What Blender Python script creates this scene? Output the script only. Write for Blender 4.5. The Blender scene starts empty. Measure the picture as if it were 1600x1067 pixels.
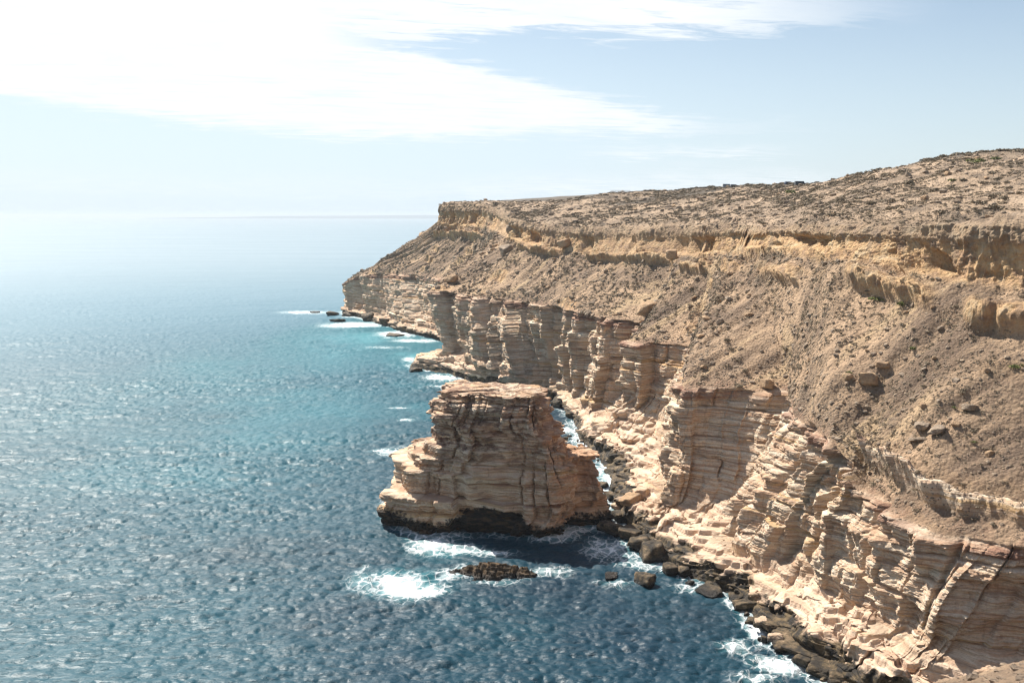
import bpy, math
import numpy as np
from concurrent.futures import ThreadPoolExecutor
from mathutils import Vector

# ------------------------------------------------------------------ camera
sc = bpy.context.scene
H = 70.0
F = 1556.0
PITCH = math.atan((533.5 - 337.0) / F)
cam_d = bpy.data.cameras.new("camera")
cam_d.sensor_width = 36.0
cam_d.lens = 36.0 * F / 1600.0
cam_d.clip_start = 0.5
cam_d.clip_end = 80000.0
cam = bpy.data.objects.new("camera", cam_d)
sc.collection.objects.link(cam)
cam.location = (0, 0, H)
cam.rotation_euler = (math.pi / 2 - PITCH, 0, 0)
sc.camera = cam

# ------------------------------------------------------------------ light
SUN_AZ = math.radians(-40.0)      # measured from +Y towards +X
SUN_EL = math.radians(51.0)
sc.view_settings.view_transform = 'Standard'
sc.view_settings.look = 'None'
sc.view_settings.gamma = 1.0
sc.view_settings.exposure = 0.83
sun_dir = Vector((math.sin(SUN_AZ) * math.cos(SUN_EL), math.cos(SUN_AZ) * math.cos(SUN_EL), math.sin(SUN_EL)))
sun_d = bpy.data.lights.new("sun", 'SUN')
sun_d.energy = 5.0
sun_d.angle = math.radians(0.53)
sun_d.color = (1.0, 0.94, 0.85)
sun = bpy.data.objects.new("sun", sun_d)
sc.collection.objects.link(sun)
sun.location = (-200, 200, 400)
sun.rotation_euler = sun_dir.to_track_quat('Z', 'Y').to_euler()
sc.cycles.volume_bounces = 0
sc.cycles.max_bounces = 5
sc.cycles.use_denoising = True
sc.cycles.filter_width = 1.3
sc.cycles.sample_clamp_indirect = 3.0
sc.cycles.sample_clamp_direct = 12.0


class NT:
    """small helper for building node trees"""
    def __init__(s, tree):
        s.t = tree
        s.n = tree.nodes
        s.l = tree.links

    def node(s, kind, **kw):
        n = s.n.new(kind)
        for k, v in kw.items():
            setattr(n, k, v)
        return n

    def put(s, sock, v):
        if v is None:
            return
        if isinstance(v, bpy.types.NodeSocket):
            s.l.new(v, sock)
        else:
            if hasattr(sock.default_value, '__len__') and not hasattr(v, '__len__'):
                v = [v] * len(sock.default_value)
            if hasattr(sock.default_value, '__len__') and len(v) == 3 and len(sock.default_value) == 4:
                v = (*v, 1.0)
            sock.default_value = v

    def math(s, op, a, b=None, c=None, clamp=False):
        n = s.node('ShaderNodeMath', operation=op, use_clamp=clamp)
        s.put(n.inputs[0], a)
        if b is not None:
            s.put(n.inputs[1], b)
        if c is not None:
            s.put(n.inputs[2], c)
        return n.outputs[0]

    def vmath(s, op, a, b=None):
        n = s.node('ShaderNodeVectorMath', operation=op)
        s.put(n.inputs[0], a)
        if b is not None:
            s.put(n.inputs[1], b)
        return n.outputs[0]

    def mix(s, f, a, b, blend='MIX'):
        n = s.node('ShaderNodeMix', data_type='RGBA', blend_type=blend)
        n.clamp_factor = True
        s.put(n.inputs[0], f)
        s.put(n.inputs[6], a)
        s.put(n.inputs[7], b)
        return n.outputs[2]

    def noise(s, vec, scale=1.0, detail=4.0, rough=0.55, dist=0.0, lac=2.0):
        n = s.node('ShaderNodeTexNoise')
        s.put(n.inputs['Vector'], vec)
        n.inputs['Scale'].default_value = scale
        n.inputs['Detail'].default_value = detail
        n.inputs['Roughness'].default_value = rough
        n.inputs['Lacunarity'].default_value = lac
        n.inputs['Distortion'].default_value = dist
        return n.outputs[0]

    def voro(s, vec, scale=1.0, feature='F1', rand=1.0):
        n = s.node('ShaderNodeTexVoronoi', feature=feature)
        s.put(n.inputs['Vector'], vec)
        n.inputs['Scale'].default_value = scale
        n.inputs['Randomness'].default_value = rand
        return n.outputs['Distance']

    def step(s, x, lo, hi, a=0.0, b=1.0):
        n = s.node('ShaderNodeMapRange', interpolation_type='SMOOTHSTEP')
        n.clamp = True
        s.put(n.inputs[0], x)
        s.put(n.inputs[1], lo)
        s.put(n.inputs[2], hi)
        s.put(n.inputs[3], a)
        s.put(n.inputs[4], b)
        return n.outputs[0]

    def ramp(s, x, stops, interp='LINEAR'):
        n = s.node('ShaderNodeValToRGB')
        r = n.color_ramp
        r.interpolation = interp
        while len(r.elements) < len(stops):
            r.elements.new(0.5)
        for e, (p, c) in zip(r.elements, stops):
            e.position = p
            e.color = (*c, 1.0)
        s.put(n.inputs[0], x)
        return n.outputs[0]

    def comb(s, x, y, z):
        n = s.node('ShaderNodeCombineXYZ')
        s.put(n.inputs[0], x)
        s.put(n.inputs[1], y)
        s.put(n.inputs[2], z)
        return n.outputs[0]

    def sep(s, v):
        n = s.node('ShaderNodeSeparateXYZ')
        s.put(n.inputs[0], v)
        return n.outputs[0], n.outputs[1], n.outputs[2]

    def attr(s, name, out='Fac'):
        n = s.node('ShaderNodeAttribute', attribute_name=name)
        return n.outputs[out]

    def scalev(s, v, k):
        return s.vmath('MULTIPLY', v, k)

    def bump(s, h, strength, dist, normal=None):
        n = s.node('ShaderNodeBump')
        n.inputs['Strength'].default_value = strength
        n.inputs['Distance'].default_value = dist
        s.put(n.inputs['Height'], h)
        if normal is not None:
            s.l.new(normal, n.inputs['Normal'])
        return n.outputs[0]


# ------------------------------------------------------------------ sky
world = bpy.data.worlds.new("World")
sc.world = world
world.use_nodes = True
w = NT(world.node_tree)
w.n.clear()
sky = w.node('ShaderNodeTexSky', sky_type='NISHITA')
sky.sun_disc = False
sky.sun_elevation = SUN_EL
sky.sun_rotation = SUN_AZ
sky.altitude = 0.0
sky.air_density = 1.0
sky.dust_density = 1.0
sky.ozone_density = 1.0
tc = w.node('ShaderNodeTexCoord')
gx, gy, gz = w.sep(tc.outputs['Generated'])
az = w.math('MULTIPLY', w.math('ARCTAN2', gx, gy), 57.2958)          # degrees right of the view axis
el = w.math('MULTIPLY', w.math('ARCSINE', gz), 57.2958)
# cloud sheets live on a plane high above: perspective squeezes them towards the horizon
pz = w.math('ADD', w.math('MAXIMUM', gz, 0.0), 0.045)
cx = w.math('DIVIDE', gx, pz)
cy = w.math('DIVIDE', gy, pz)
rot = w.comb(w.math('ADD', w.math('MULTIPLY', cx, 0.80), w.math('MULTIPLY', cy, 0.25)),
             w.math('SUBTRACT', w.math('MULTIPLY', cy, 1.0), w.math('MULTIPLY', cx, 0.25)), 0.0)
n_big = w.noise(w.scalev(rot, (0.7, 0.9, 1)), 1.0, 6, 0.6)
n_fine = w.noise(w.scalev(rot, (1.6, 4.5, 1)), 1.5, 8, 0.68, 0.6)
n_mid = w.noise(w.comb(w.math('MULTIPLY', az, 0.10), w.math('MULTIPLY', el, 0.55), 3.0), 1.0, 6, 0.65, 0.4)
wob = w.math('MULTIPLY', w.math('SUBTRACT', n_mid, 0.5), 2.6)
wob2 = w.math('MULTIPLY', w.math('SUBTRACT', n_fine, 0.5), 2.6)
elw = w.math('ADD', w.math('ADD', el, wob), wob2)
# main sheet: lower edge from 5.6 deg on the left, dipping to 4.1, thinning out to the right
t1 = w.step(az, -27.0, -10.0)
low1 = w.math('SUBTRACT', 5.6, w.math('MULTIPLY', t1, 1.5))
low1 = w.math('ADD', low1, w.math('MULTIPLY', w.step(az, -6.0, 15.0), 0.6))
top1 = w.math('SUBTRACT', 9.6, w.math('MULTIPLY', w.step(az, -9.0, 13.0), 4.6))
s1 = w.math('MULTIPLY', w.step(w.math('SUBTRACT', elw, low1), -0.25, 0.75),
            w.step(w.math('SUBTRACT', top1, elw), -0.35, 0.5))
s1 = w.math('MULTIPLY', s1, w.step(az, 21.0, 8.0))
s1 = w.math('MULTIPLY', s1, w.step(n_fine, 0.28, 0.50, 0.45, 1.0))
# upper sheet, reaching further right as a thinning streak and covering the upper left
low2 = w.math('ADD', 9.6, w.math('MULTIPLY', w.step(az, -14.0, 4.0), 0.3))
s2 = w.math('MULTIPLY', w.step(w.math('SUBTRACT', elw, low2), -0.3, 0.5), w.step(w.math('SUBTRACT', el, w.math('MULTIPLY', wob, 0.8)), 14.0, 11.6))
s2 = w.math('MULTIPLY', s2, w.step(w.math('ADD', az, w.math('MULTIPLY', wob2, 3.0)), 24.0, 9.0))
s2 = w.math('MULTIPLY', s2, w.step(n_fine, 0.30, 0.50, 0.35, 1.0))
s3 = w.math('MULTIPLY', w.step(az, -4.0, -12.0), w.step(elw, 6.5, 7.5))
s3 = w.math('MULTIPLY', w.math('MULTIPLY', s3, w.step(el, 24.0, 14.0)), w.step(az, -75.0, -40.0))
gl = w.node('ShaderNodeVectorMath', operation='DOT_PRODUCT')
w.l.new(tc.outputs['Generated'], gl.inputs[0])
gl.inputs[1].default_value = sun_dir[:]
# thin veil low above the land and general broken cloud overhead
s4 = w.math('MULTIPLY', w.math('MULTIPLY', w.step(elw, 0.7, 1.4), w.step(elw, 2.9, 1.7)), w.step(n_fine, 0.38, 0.60, 0.0, 0.75))
s4 = w.math('MULTIPLY', s4, w.step(az, -8.0, 4.0, 0.35, 1.0))
s4 = w.math('MULTIPLY', s4, w.step(az, 22.0, 14.0))
s5 = w.math('MULTIPLY', w.math('MULTIPLY', w.step(elw, 2.9, 3.3), w.step(elw, 4.3, 3.6)), w.step(az, 2.0, 8.0))
s5 = w.math('MULTIPLY', w.math('MULTIPLY', s5, w.step(az, 17.0, 12.0)), w.step(n_fine, 0.40, 0.62, 0.0, 0.8))
s6 = w.math('MULTIPLY', w.step(el, 16.0, 24.0), w.step(n_big, 0.50, 0.68, 0.0, 0.4))
cov = w.math('MAXIMUM', w.math('MAXIMUM', w.math('MAXIMUM', s1, s2), w.math('MAXIMUM', s3, s4)), w.math('MAXIMUM', s5, s6))
near = w.step(gl.outputs['Value'], 0.2, 1.0)
cloudc = w.mix(near, (8.2, 8.7, 9.1, 1), (9.5, 9.6, 9.6, 1))
n_tex = w.noise(w.scalev(rot, (1.3, 2.0, 1)), 1.6, 9, 0.68, 0.5)
cloudc = w.mix(w.step(n_tex, 0.62, 0.34, 0.0, 0.55), cloudc, (7.8, 8.4, 9.0, 1))
# marine haze: the low sky is paler than the clear-air model
pl_ = w.math('MULTIPLY', w.step(el, 17.0, 0.0, 0.05, 0.85), w.step(az, 34.0, -6.0, 0.62, 1.0))
pl_ = w.math('MULTIPLY', pl_, w.step(gl.outputs['Value'], -0.5, 0.3, 0.15, 1.0))
pl_ = w.math('MAXIMUM', pl_, w.step(el, 0.9, 0.1))
pale = w.mix(pl_, sky.outputs[0], (6.8, 8.2, 9.4, 1))
skyc = w.mix(cov, pale, cloudc)
bg = w.node('ShaderNodeBackground')
w.l.new(skyc, bg.inputs['Color'])
bg.inputs['Strength'].default_value = 0.066
wo = w.node('ShaderNodeOutputWorld')
w.l.new(bg.outputs[0], wo.inputs['Surface'])

# ------------------------------------------------------------------ helpers
COL = sc.collection
rng = np.random.default_rng(7)


def P(px, py, z=None, Y=None):
    """where the sight line through a point of the survey photograph meets a height or a distance"""
    u = (px - 800.0) / F
    v = (py - 533.5) / F
    d = np.array([u, math.cos(PITCH) - v * math.sin(PITCH), -math.sin(PITCH) - v * math.cos(PITCH)])
    t = (z - H) / d[2] if Y is None else Y / d[1]
    return np.array([0, 0, H]) + d * t


POOL = ThreadPoolExecutor(4)
_g = np.random.default_rng(11)
_perm = _g.permutation(256).astype(np.int32)
_perm = np.concatenate([_perm, _perm])
_grad = _g.normal(size=(256, 3)).astype(np.float32)
_grad /= np.linalg.norm(_grad, axis=1)[:, None]


def _perl(x, y, z):
    xi = np.floor(x); yi = np.floor(y); zi = np.floor(z)
    fx = (x - xi).astype(np.float32); fy = (y - yi).astype(np.float32); fz = (z - zi).astype(np.float32)
    xi = xi.astype(np.int32) & 255; yi = yi.astype(np.int32) & 255; zi = zi.astype(np.int32) & 255
    u = fx * fx * fx * (fx * (fx * 6 - 15) + 10)
    v = fy * fy * fy * (fy * (fy * 6 - 15) + 10)
    w_ = fz * fz * fz * (fz * (fz * 6 - 15) + 10)
    x1 = (xi + 1) & 255; y1 = (yi + 1) & 255; z1 = (zi + 1) & 255

    def g(a, b, c, dx, dy, dz):
        h = _perm[_perm[_perm[a] + b] + c]
        q = _grad[h]
        return q[:, 0] * dx + q[:, 1] * dy + q[:, 2] * dz
    n00 = g(xi, yi, zi, fx, fy, fz); n10 = g(x1, yi, zi, fx - 1, fy, fz)
    n01 = g(xi, y1, zi, fx, fy - 1, fz); n11 = g(x1, y1, zi, fx - 1, fy - 1, fz)
    a = n00 + u * (n10 - n00); b = n01 + u * (n11 - n01)
    lo = a + v * (b - a)
    n00 = g(xi, yi, z1, fx, fy, fz - 1); n10 = g(x1, yi, z1, fx - 1, fy, fz - 1)
    n01 = g(xi, y1, z1, fx, fy - 1, fz - 1); n11 = g(x1, y1, z1, fx - 1, fy - 1, fz - 1)
    a = n00 + u * (n10 - n00); b = n01 + u * (n11 - n01)
    hi = a + v * (b - a)
    return (lo + w_ * (hi - lo)) * 1.6


def nz(x, y, z=0.0, octaves=1, rough=0.5, ridged=False):
    x, y, z = np.broadcast_arrays(np.asarray(x, np.float64), np.asarray(y, np.float64), np.asarray(z, np.float64))
    shp = x.shape
    x = x.ravel(); y = y.ravel(); z = z.ravel()
    out = np.zeros(x.size, np.float32)
    CH = 30000

    def work(i):
        s_ = slice(i, i + CH)
        amp = 1.0; fr = 1.0; tot = 0.0; acc = 0
        for o in range(octaves):
            r = _perl(x[s_] * fr + o * 17.3, y[s_] * fr + o * 5.7, z[s_] * fr + o * 9.1)
            if ridged:
                r = 1.0 - 2.0 * np.abs(r)
            acc = acc + amp * r
            tot += amp
            amp *= rough; fr *= 2.03
        out[s_] = acc / tot
    list(POOL.map(work, range(0, x.size, CH)))
    return out.reshape(shp)


def sst(x, a, b):
    t = np.clip((x - a) / (b - a), 0, 1)
    return t * t * (3 - 2 * t)


_hv = np.random.default_rng(3).random(4096).astype(np.float32)


def rnd(*k):
    h = 0
    for i, q in enumerate(k):
        h = h + np.asarray(q).astype(np.int64) * (73, 911, 3571)[i]
    return _hv[h % 4096] * 2 - 1


def layers(lo, hi, tmin, tmax, seed):
    r = np.random.default_rng(seed)
    e = [lo]
    while e[-1] < hi:
        e.append(e[-1] + tmin + (tmax - tmin) * r.random() ** 1.6)
    return np.array(e)


def in_layers(v, e):
    k = np.clip(np.searchsorted(e, v) - 1, 0, len(e) - 2)
    return k, ((v - e[k]) / (e[k + 1] - e[k])).astype(np.float32), (e[k + 1] - e[k])


BEDS = layers(-20, 90, 1.1, 4.2, 5)
THIN = layers(-20, 90, 0.22, 0.9, 6)
JOINTS = layers(-200, 1600, 2.5, 9.0, 8)
FACETS = layers(-200, 1600, 5.0, 22.0, 19)


def bedz(x, y, z):
    """height within the gently warped sequence of beds"""
    return z + 0.9 * nz(x / 60.0, y / 60.0, 3.1) + 0.012 * x


def cliff_relief(x, y, z, S, amp=1.0):
    zz = bedz(x, y, z)
    k, f, th = in_layers(zz, BEDS)
    a = nz(x / 6.5, y / 6.5, k * 5.17, 2) * 1.9 + rnd(k) * 0.55
    b = nz(x / 6.5, y / 6.5, (k + 1) * 5.17, 2) * 1.9 + rnd(k + 1) * 0.55
    d = a + (b - a) * sst(f, 0.93, 1.0)
    d -= (0.75 + 0.5 * nz(x / 11, y / 11, k * 2.1)) * np.abs(2 * f - 1) ** 7
    k, f, th = in_layers(zz, THIN)
    a = nz(x / 4.0, y / 4.0, k * 3.31) * 0.55
    b = nz(x / 4.0, y / 4.0, (k + 1) * 3.31) * 0.55
    ta = 0.25 + 1.0 * sst(nz(x / 9.0, y / 9.0, z / 4.0, 2), -0.05, 0.35)
    d += (a + (b - a) * sst(f, 0.9, 1.0)) * ta
    d -= 0.16 * np.abs(2 * f - 1) ** 4 * ta
    kg = np.floor(zz / 7.3)
    sj = S + 1.6 * nz(z / 7.0, S / 25.0, 1.7) + 0.5 * nz(z / 1.7, S / 9.0, 4.4)
    kj, fj, tj = in_layers(sj, JOINTS)
    dist = np.minimum(fj, 1 - fj) * tj
    d += 0.95 * rnd(kj, kg) * sst(dist, 0.0, 0.35)
    d -= (0.9 + 0.7 * rnd(kj, kg + 3)) * np.exp(-(dist / 0.28) ** 2) * sst(nz(S / 7, z / 9, 8.8), -0.02, 0.25)
    d += 0.45 * nz(x / 2.2, y / 2.2, z / 1.6, 4, 0.55)
    d += 0.30 * nz(x / 0.9, y / 0.9, z / 0.5, 2, 0.6)
    return d * amp


def mesh_from(name, verts, faces, smooth=True):
    """verts (n,3), faces (m,k) of one size"""
    me = bpy.data.meshes.new(name)
    verts = np.ascontiguousarray(verts, np.float32)
    faces = np.ascontiguousarray(faces, np.int32)
    me.vertices.add(len(verts))
    me.vertices.foreach_set('co', verts.ravel())
    k = faces.shape[1]
    me.loops.add(faces.size)
    me.loops.foreach_set('vertex_index', faces.ravel())
    me.polygons.add(len(faces))
    me.polygons.foreach_set('loop_start', np.arange(0, faces.size, k, dtype=np.int32))
    me.polygons.foreach_set('loop_total', np.full(len(faces), k, np.int32))
    me.polygons.foreach_set('use_smooth', np.full(len(faces), smooth, bool))
    me.update(calc_edges=True)
    return me


def grid_faces(nr, nc, wrap=False):
    i = np.arange(nr - 1)[:, None]
    j = np.arange(nc if wrap else nc - 1)[None, :]
    a = i * nc + j
    b = i * nc + (j + 1) % nc
    return np.stack([a, b, b + nc, a + nc], -1).reshape(-1, 4)


def set_attr(me, name, arr):
    a = me.attributes.new(name, 'FLOAT', 'POINT')
    a.data.foreach_set('value', np.ascontiguousarray(arr, np.float32).ravel())


def link(name, me, mat=None, parent=None):
    o = bpy.data.objects.new(name, me)
    COL.objects.link(o)
    if mat is not None and len(me.materials) == 0:
        me.materials.append(mat)
    if parent is not None:
        o.parent = parent
    return o


def tag(o, label=None, cat=None, group=None, kind=None):
    if label: o['label'] = label
    if cat: o['category'] = cat
    if group: o['group'] = group
    if kind: o['kind'] = kind
    return o


def empty(name, loc):
    o = bpy.data.objects.new(name, None)
    COL.objects.link(o)
    o.location = loc
    o.empty_display_size = 0.5
    return o


def new_mat(name):
    m = bpy.data.materials.new(name)
    m.use_nodes = True
    t = NT(m.node_tree)
    b = m.node_tree.nodes['Principled BSDF']
    return m, t, b


def grid_normals(Pt):
    ds = np.gradient(Pt, axis=1)
    dt = np.gradient(Pt, axis=0)
    n = np.cross(ds, dt)
    return n / (np.linalg.norm(n, axis=2, keepdims=True) + 1e-9)


def blur(a, k, axis):
    """simple repeated box blur along one axis, edges held"""
    if k < 1:
        return a
    pad = [(0, 0)] * a.ndim
    pad[axis] = (k, k)
    for _ in range(2):
        p = np.pad(a, pad, mode='edge')
        c = np.cumsum(p, axis=axis)
        zsh = list(c.shape); zsh[axis] = 1
        c = np.concatenate([np.zeros(zsh, c.dtype), c], axis=axis)
        n = 2 * k + 1
        sl1 = [slice(None)] * a.ndim; sl0 = [slice(None)] * a.ndim
        sl1[axis] = slice(n, None); sl0[axis] = slice(0, -n)
        a = (c[tuple(sl1)] - c[tuple(sl0)]) / n
    return a
# ------------------------------------------------------------------ the coast: surveyed rows
WLR = {-2: (-60, 1500, 0), -1: (-100, 800, 0), 0: P(528, 488, 0), 1: P(565, 497, 0), 2: P(625, 517, 0), 3: P(690, 530, 0),
       4: (-14, 545, 0), 5: P(632, 572, 0), 6: P(700, 584, 0), 7: P(735, 596, 0), 8: P(800, 608, 0), 9: P(860, 612, 0),
       10: P(884, 640, 0), 11: P(900, 662, 0), 12: P(905, 684, 0), 13: P(915, 697, 0), 14: P(948, 730, 0),
       15: P(962, 800, 0), 16: P(1005, 850, 0), 17: P(1062, 893, 0), 18: P(1135, 925, 0), 19: P(1195, 985, 0),
       20: P(1275, 1040, 0), 21: P(1340, 1090, 0), 22: (82, 108, 0), 23: (200, 100, 0)}
LER = {-2: (-57, 1500, 3), -1: (-98, 798, 3), 0: P(530, 484, 2.5), 1: P(567, 492, 2.5), 2: P(627, 511, 2.5), 3: P(691, 525, 3),
       4: (-12, 544, 3), 5: P(642, 556, 5), 6: P(705, 566, 5), 7: P(740, 585, 3.5), 8: P(803, 598, 3.5), 9: P(858, 604, 3),
       10: P(886, 630, 3), 11: P(908, 652, 3), 12: P(912, 672, 4), 13: P(925, 680, 4), 14: P(972, 712, 4),
       15: P(975, 795, 3), 16: P(1035, 842, 3.2), 17: P(1095, 872, 3.6), 18: P(1172, 905, 3.8), 19: P(1235, 962, 4.2),
       20: P(1320, 1020, 4.2), 21: P(1385, 1060, 4.5), 22: (84, 112, 5), 23: (200, 104, 5)}
BSR = {-2: (-54, 1500, 5), -1: (-96, 796, 5), 0: P(532, 479, 4), 1: P(570, 487, 4), 2: P(630, 507, 4), 3: P(692, 520, 4),
       4: (-10, 543, 5), 5: P(688, 548, 9), 6: P(712, 552, 9), 7: P(742, 570, 8), 8: P(806, 585, 8), 9: P(858, 597, 5),
       10: P(888, 620, 5), 11: P(918, 640, 5), 12: P(958, 648, 6), 13: P(985, 622, 17), 14: P(1045, 640, 16),
       15: P(1032, 792, 6.5), 16: P(1180, 775, 12), 17: P(1110, 835, 6.5), 18: P(1210, 868, 8), 19: P(1325, 925, 9),
       20: P(1405, 990, 9), 21: P(1470, 1035, 9), 22: (86, 116, 9), 23: (200, 108, 9)}
LPR = {-2: (-50, 1500, 30), -1: (-88, 792, 25), 0: P(531, 446, 19.5), 1: P(562, 430, 29), 2: P(622, 430, 32), 3: P(695, 437, 33),
       4: (4, 530, 34), 5: P(664, 456, 35), 6: P(698, 458, 35), 7: P(740, 465, 35), 8: P(800, 471, 35), 9: P(852, 478, 35),
       10: P(900, 490, 35), 11: P(950, 500, 34.5), 12: P(1010, 508, 34), 13: P(980, 535, 33), 14: P(1088, 545, 33),
       15: P(1062, 610, 32), 16: P(1232, 616, 32), 17: P(1240, 655, 30), 18: P(1300, 695, 31), 18.5: P(1330, 735, 28), 19: P(1352, 770, 25),
       20: P(1455, 838, 24), 21: P(1600, 868, 24), 22: (100, 124, 26), 23: (205, 116, 27)}
BBR = {-2: (-20, 1500, 60), -1: (-36, 745, 60), 0: P(681, 346, Y=655), 1: P(690, 350, Y=645), 2: P(710, 352, Y=630), 3: P(750, 352, Y=600),
       4: P(770, 357, Y=560), 5: P(785, 363, Y=520), 6: P(795, 370, Y=480), 7: P(815, 378, Y=458), 8: P(850, 387, Y=435),
       9: P(890, 392, Y=420), 10: P(950, 395, Y=400), 11: P(1000, 396, Y=375), 12: P(1060, 398, Y=360), 13: P(1085, 398, Y=335),
       14: P(1110, 396, Y=318), 15: P(1140, 390, Y=295), 16: P(1200, 385, Y=270), 17: P(1250, 390, Y=245), 18: P(1300, 398, Y=222),
       19: P(1400, 408, Y=205), 20: P(1490, 432, Y=190), 21: P(1610, 440, Y=178), 22: (150, 165, 59), 23: (235, 155, 59)}
BTR = {-2: (-15, 1500, 72), -1: (-34, 742, 73), 0: P(683, 322, Y=657), 1: P(695, 321, Y=650), 2: P(718, 320, Y=636), 3: P(760, 320, Y=607),
       4: P(780, 323, Y=568), 5: P(795, 330, Y=528), 6: P(806, 338, Y=487), 7: P(826, 345, Y=465), 8: P(860, 349, Y=442),
       9: P(900, 352, Y=427), 10: P(959, 352, Y=407), 11: P(1008, 352, Y=382), 12: P(1066, 352, Y=366), 13: P(1093, 352, Y=341),
       14: P(1120, 350, Y=324), 15: P(1152, 350, Y=300), 16: P(1215, 351, Y=275), 17: P(1265, 350, Y=250), 18: P(1315, 350, Y=228),
       19: P(1410, 350, Y=211), 20: P(1495, 348, Y=195), 21: P(1612, 345, Y=182), 22: (155, 171, 70), 23: (240, 160, 70)}
PLR = {-2: (0, 1500, 75), -1: (-22, 742, 74.5), 0: P(690, 319.5, Y=680), 1: P(720, 319, Y=690), 2: P(780, 318, Y=700), 3: P(830, 317, Y=690),
       4: P(870, 316, Y=670), 5: P(900, 312, Y=640), 6: P(925, 308, Y=600), 7: P(940, 305, Y=580), 8: P(955, 301.5, Y=560),
       9: P(990, 301, Y=555), 10: P(1020, 300, Y=550), 11: P(1060, 299, Y=540), 12: P(1110, 294, Y=530), 13: P(1150, 293, Y=520),
       14: P(1200, 293, Y=500), 15: P(1260, 289, Y=470), 16: P(1310, 279, Y=440), 17: P(1350, 270, Y=420), 18: P(1400, 258, Y=400),
       19: P(1460, 246, Y=380), 20: P(1530, 240, Y=360), 21: P(1610, 236, Y=340), 22: (270, 290, 95), 23: (400, 200, 95)}
INR = {-2: (30, 1560, 76), -1: P(695, 320, Y=1200), 0: P(702, 318, Y=1300), 1: P(720, 316.5, Y=1400), 3: P(800, 312, Y=1500),
       5: P(870, 308, Y=1500), 8: P(950, 303, Y=1500), 10: P(1050, 301, Y=1500), 12: P(1150, 298, Y=1500),
       15: P(1300, 300, Y=1500), 21: P(1900, 305, Y=1500), 22: (1300, 900, 95), 23: (1300, 200, 95)}

ROWS = [None, WLR, LER, BSR, LPR, BBR, BTR, PLR, INR]
KEYS = list(range(-2, 24))


def row_at(row, keys):
    ks = sorted(row)
    pts = np.array([row[k] for k in ks], float)
    return np.stack([np.interp(keys, ks, pts[:, i]) for i in range(3)], -1)


R = [row_at(r, KEYS) for r in ROWS[1:]]
# pixel length of every station interval decides how many columns it gets


def proj(p):
    x = p[..., 0]; y = p[..., 1]; z = p[..., 2] - H
    d = y * math.cos(PITCH) - z * math.sin(PITCH)
    up = y * math.sin(PITCH) + z * math.cos(PITCH)
    return np.stack([800 + F * x / d, 533.5 - F * up / d], -1), d


Q = float(globals().get('QUALITY', 1.0))
cols = []
for i in range(len(KEYS) - 1):
    best = 0
    for r in R[:6]:
        a, _ = proj(r[i]); b, _ = proj(r[i + 1])
        best = max(best, float(np.linalg.norm(a - b)))
    L3 = float(np.linalg.norm(R[3][i] - R[3][i + 1])); dist = float(np.linalg.norm(R[3][i]))
    n = int(min(best, 330) * 0.95 + min(L3, 110) / dist * 350)
    if KEYS[i] in (-2,):
        n = 20
    if KEYS[i] in (-1,):
        n = 60
    if KEYS[i] == 3:
        n = 110
    if KEYS[i] == 4:
        n = 60
    if KEYS[i] == 22:
        n = 80
    if KEYS[i] == 21:
        n = 140
    cols.append(max(8, int(n * Q)))
sk = np.concatenate([np.linspace(KEYS[i], KEYS[i + 1], cols[i], endpoint=False) for i in range(len(cols))] + [[KEYS[-1]]])
NS = len(sk)
wl, le, bs, lp, bb, bt, pl, inn = [row_at(r, sk) for r in ROWS[1:]]
kb = max(2, int(5 * Q))
wl = blur(wl, kb * 2, 0); le = blur(le, kb * 2, 0); bs = blur(bs, kb, 0); lp = blur(lp, kb, 0)
bb = blur(bb, kb * 4, 0); bt = blur(bt, kb * 4, 0); pl = blur(pl, kb * 5, 0); inn = blur(inn, kb * 5, 0)
fl = wl + np.array([-7, -3, -9.0])
# the scree profile sags slightly and the upper slope is convex
m1 = lp * 0.5 + bb * 0.5 + np.array([0, 0, -1.2])
m2 = bt * 0.5 + pl * 0.5
m2[:, 2] += 1.5
SEG = [(fl, wl, 8), (wl, le, 36), (le, bs, 70), (bs, lp, 330), (lp, m1, 120), (m1, bb, 110), (bb, bt, 90), (bt, m2, 90), (m2, pl, 50), (pl, inn, 16)]
rows = []; tt = []
for k, (a, b, n) in enumerate(SEG):
    n = max(4, int(n * Q))
    for j in range(n):
        f = j / n
        rows.append(a * (1 - f) + b * f)
        tt.append(k + f)
rows.append(inn); tt.append(len(SEG))
B0 = np.array(rows); tt = np.array(tt)
NTR = len(tt)
B0 = blur(B0, 2, 0)
# horizontal outward direction: seaward, smoothed
along = np.gradient(blur(lp, kb * 6, 0), axis=0)
hn = np.stack([-along[:, 1], along[:, 0], 0 * along[:, 0]], -1)
hn /= np.linalg.norm(hn, axis=1)[:, None] + 1e-9
# stations run from far to near, so seaward (-x) is the right-hand side
hn = np.where((hn[:, :1] * 0 + 1) > 0, hn, hn)
test = hn[np.searchsorted(sk, 18.5)]
if test[0] > 0:
    hn = -hn
gn = grid_normals(blur(blur(B0, 4, 0), 4, 1))
mid = gn[NTR // 2, NS // 2]
if mid[2] < 0:
    gn = -gn
S = np.concatenate([[0], np.cumsum(np.linalg.norm(np.diff(lp, axis=0), axis=1))])
S2 = S[None, :] + 0 * B0[..., 0]
T2 = tt[:, None] + 0 * S2
Tm = np.concatenate([np.zeros((1, NS)), np.cumsum(np.linalg.norm(np.diff(B0, axis=0), axis=2), axis=0)], 0)
x, y, z = B0[..., 0], B0[..., 1], B0[..., 2]

tw = T2 + 0.05 * nz(S2 / 6, T2 * 3, 2.0) * ((T2 > 3.5) & (T2 < 4.6))
mc = sst(T2, 2.75, 3.1) * (1 - sst(tw, 3.99, 4.05))             # layered lower cliff
ml = sst(T2, 0.9, 1.6) * (1 - sst(T2, 2.7, 3.05))               # shore platform
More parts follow.
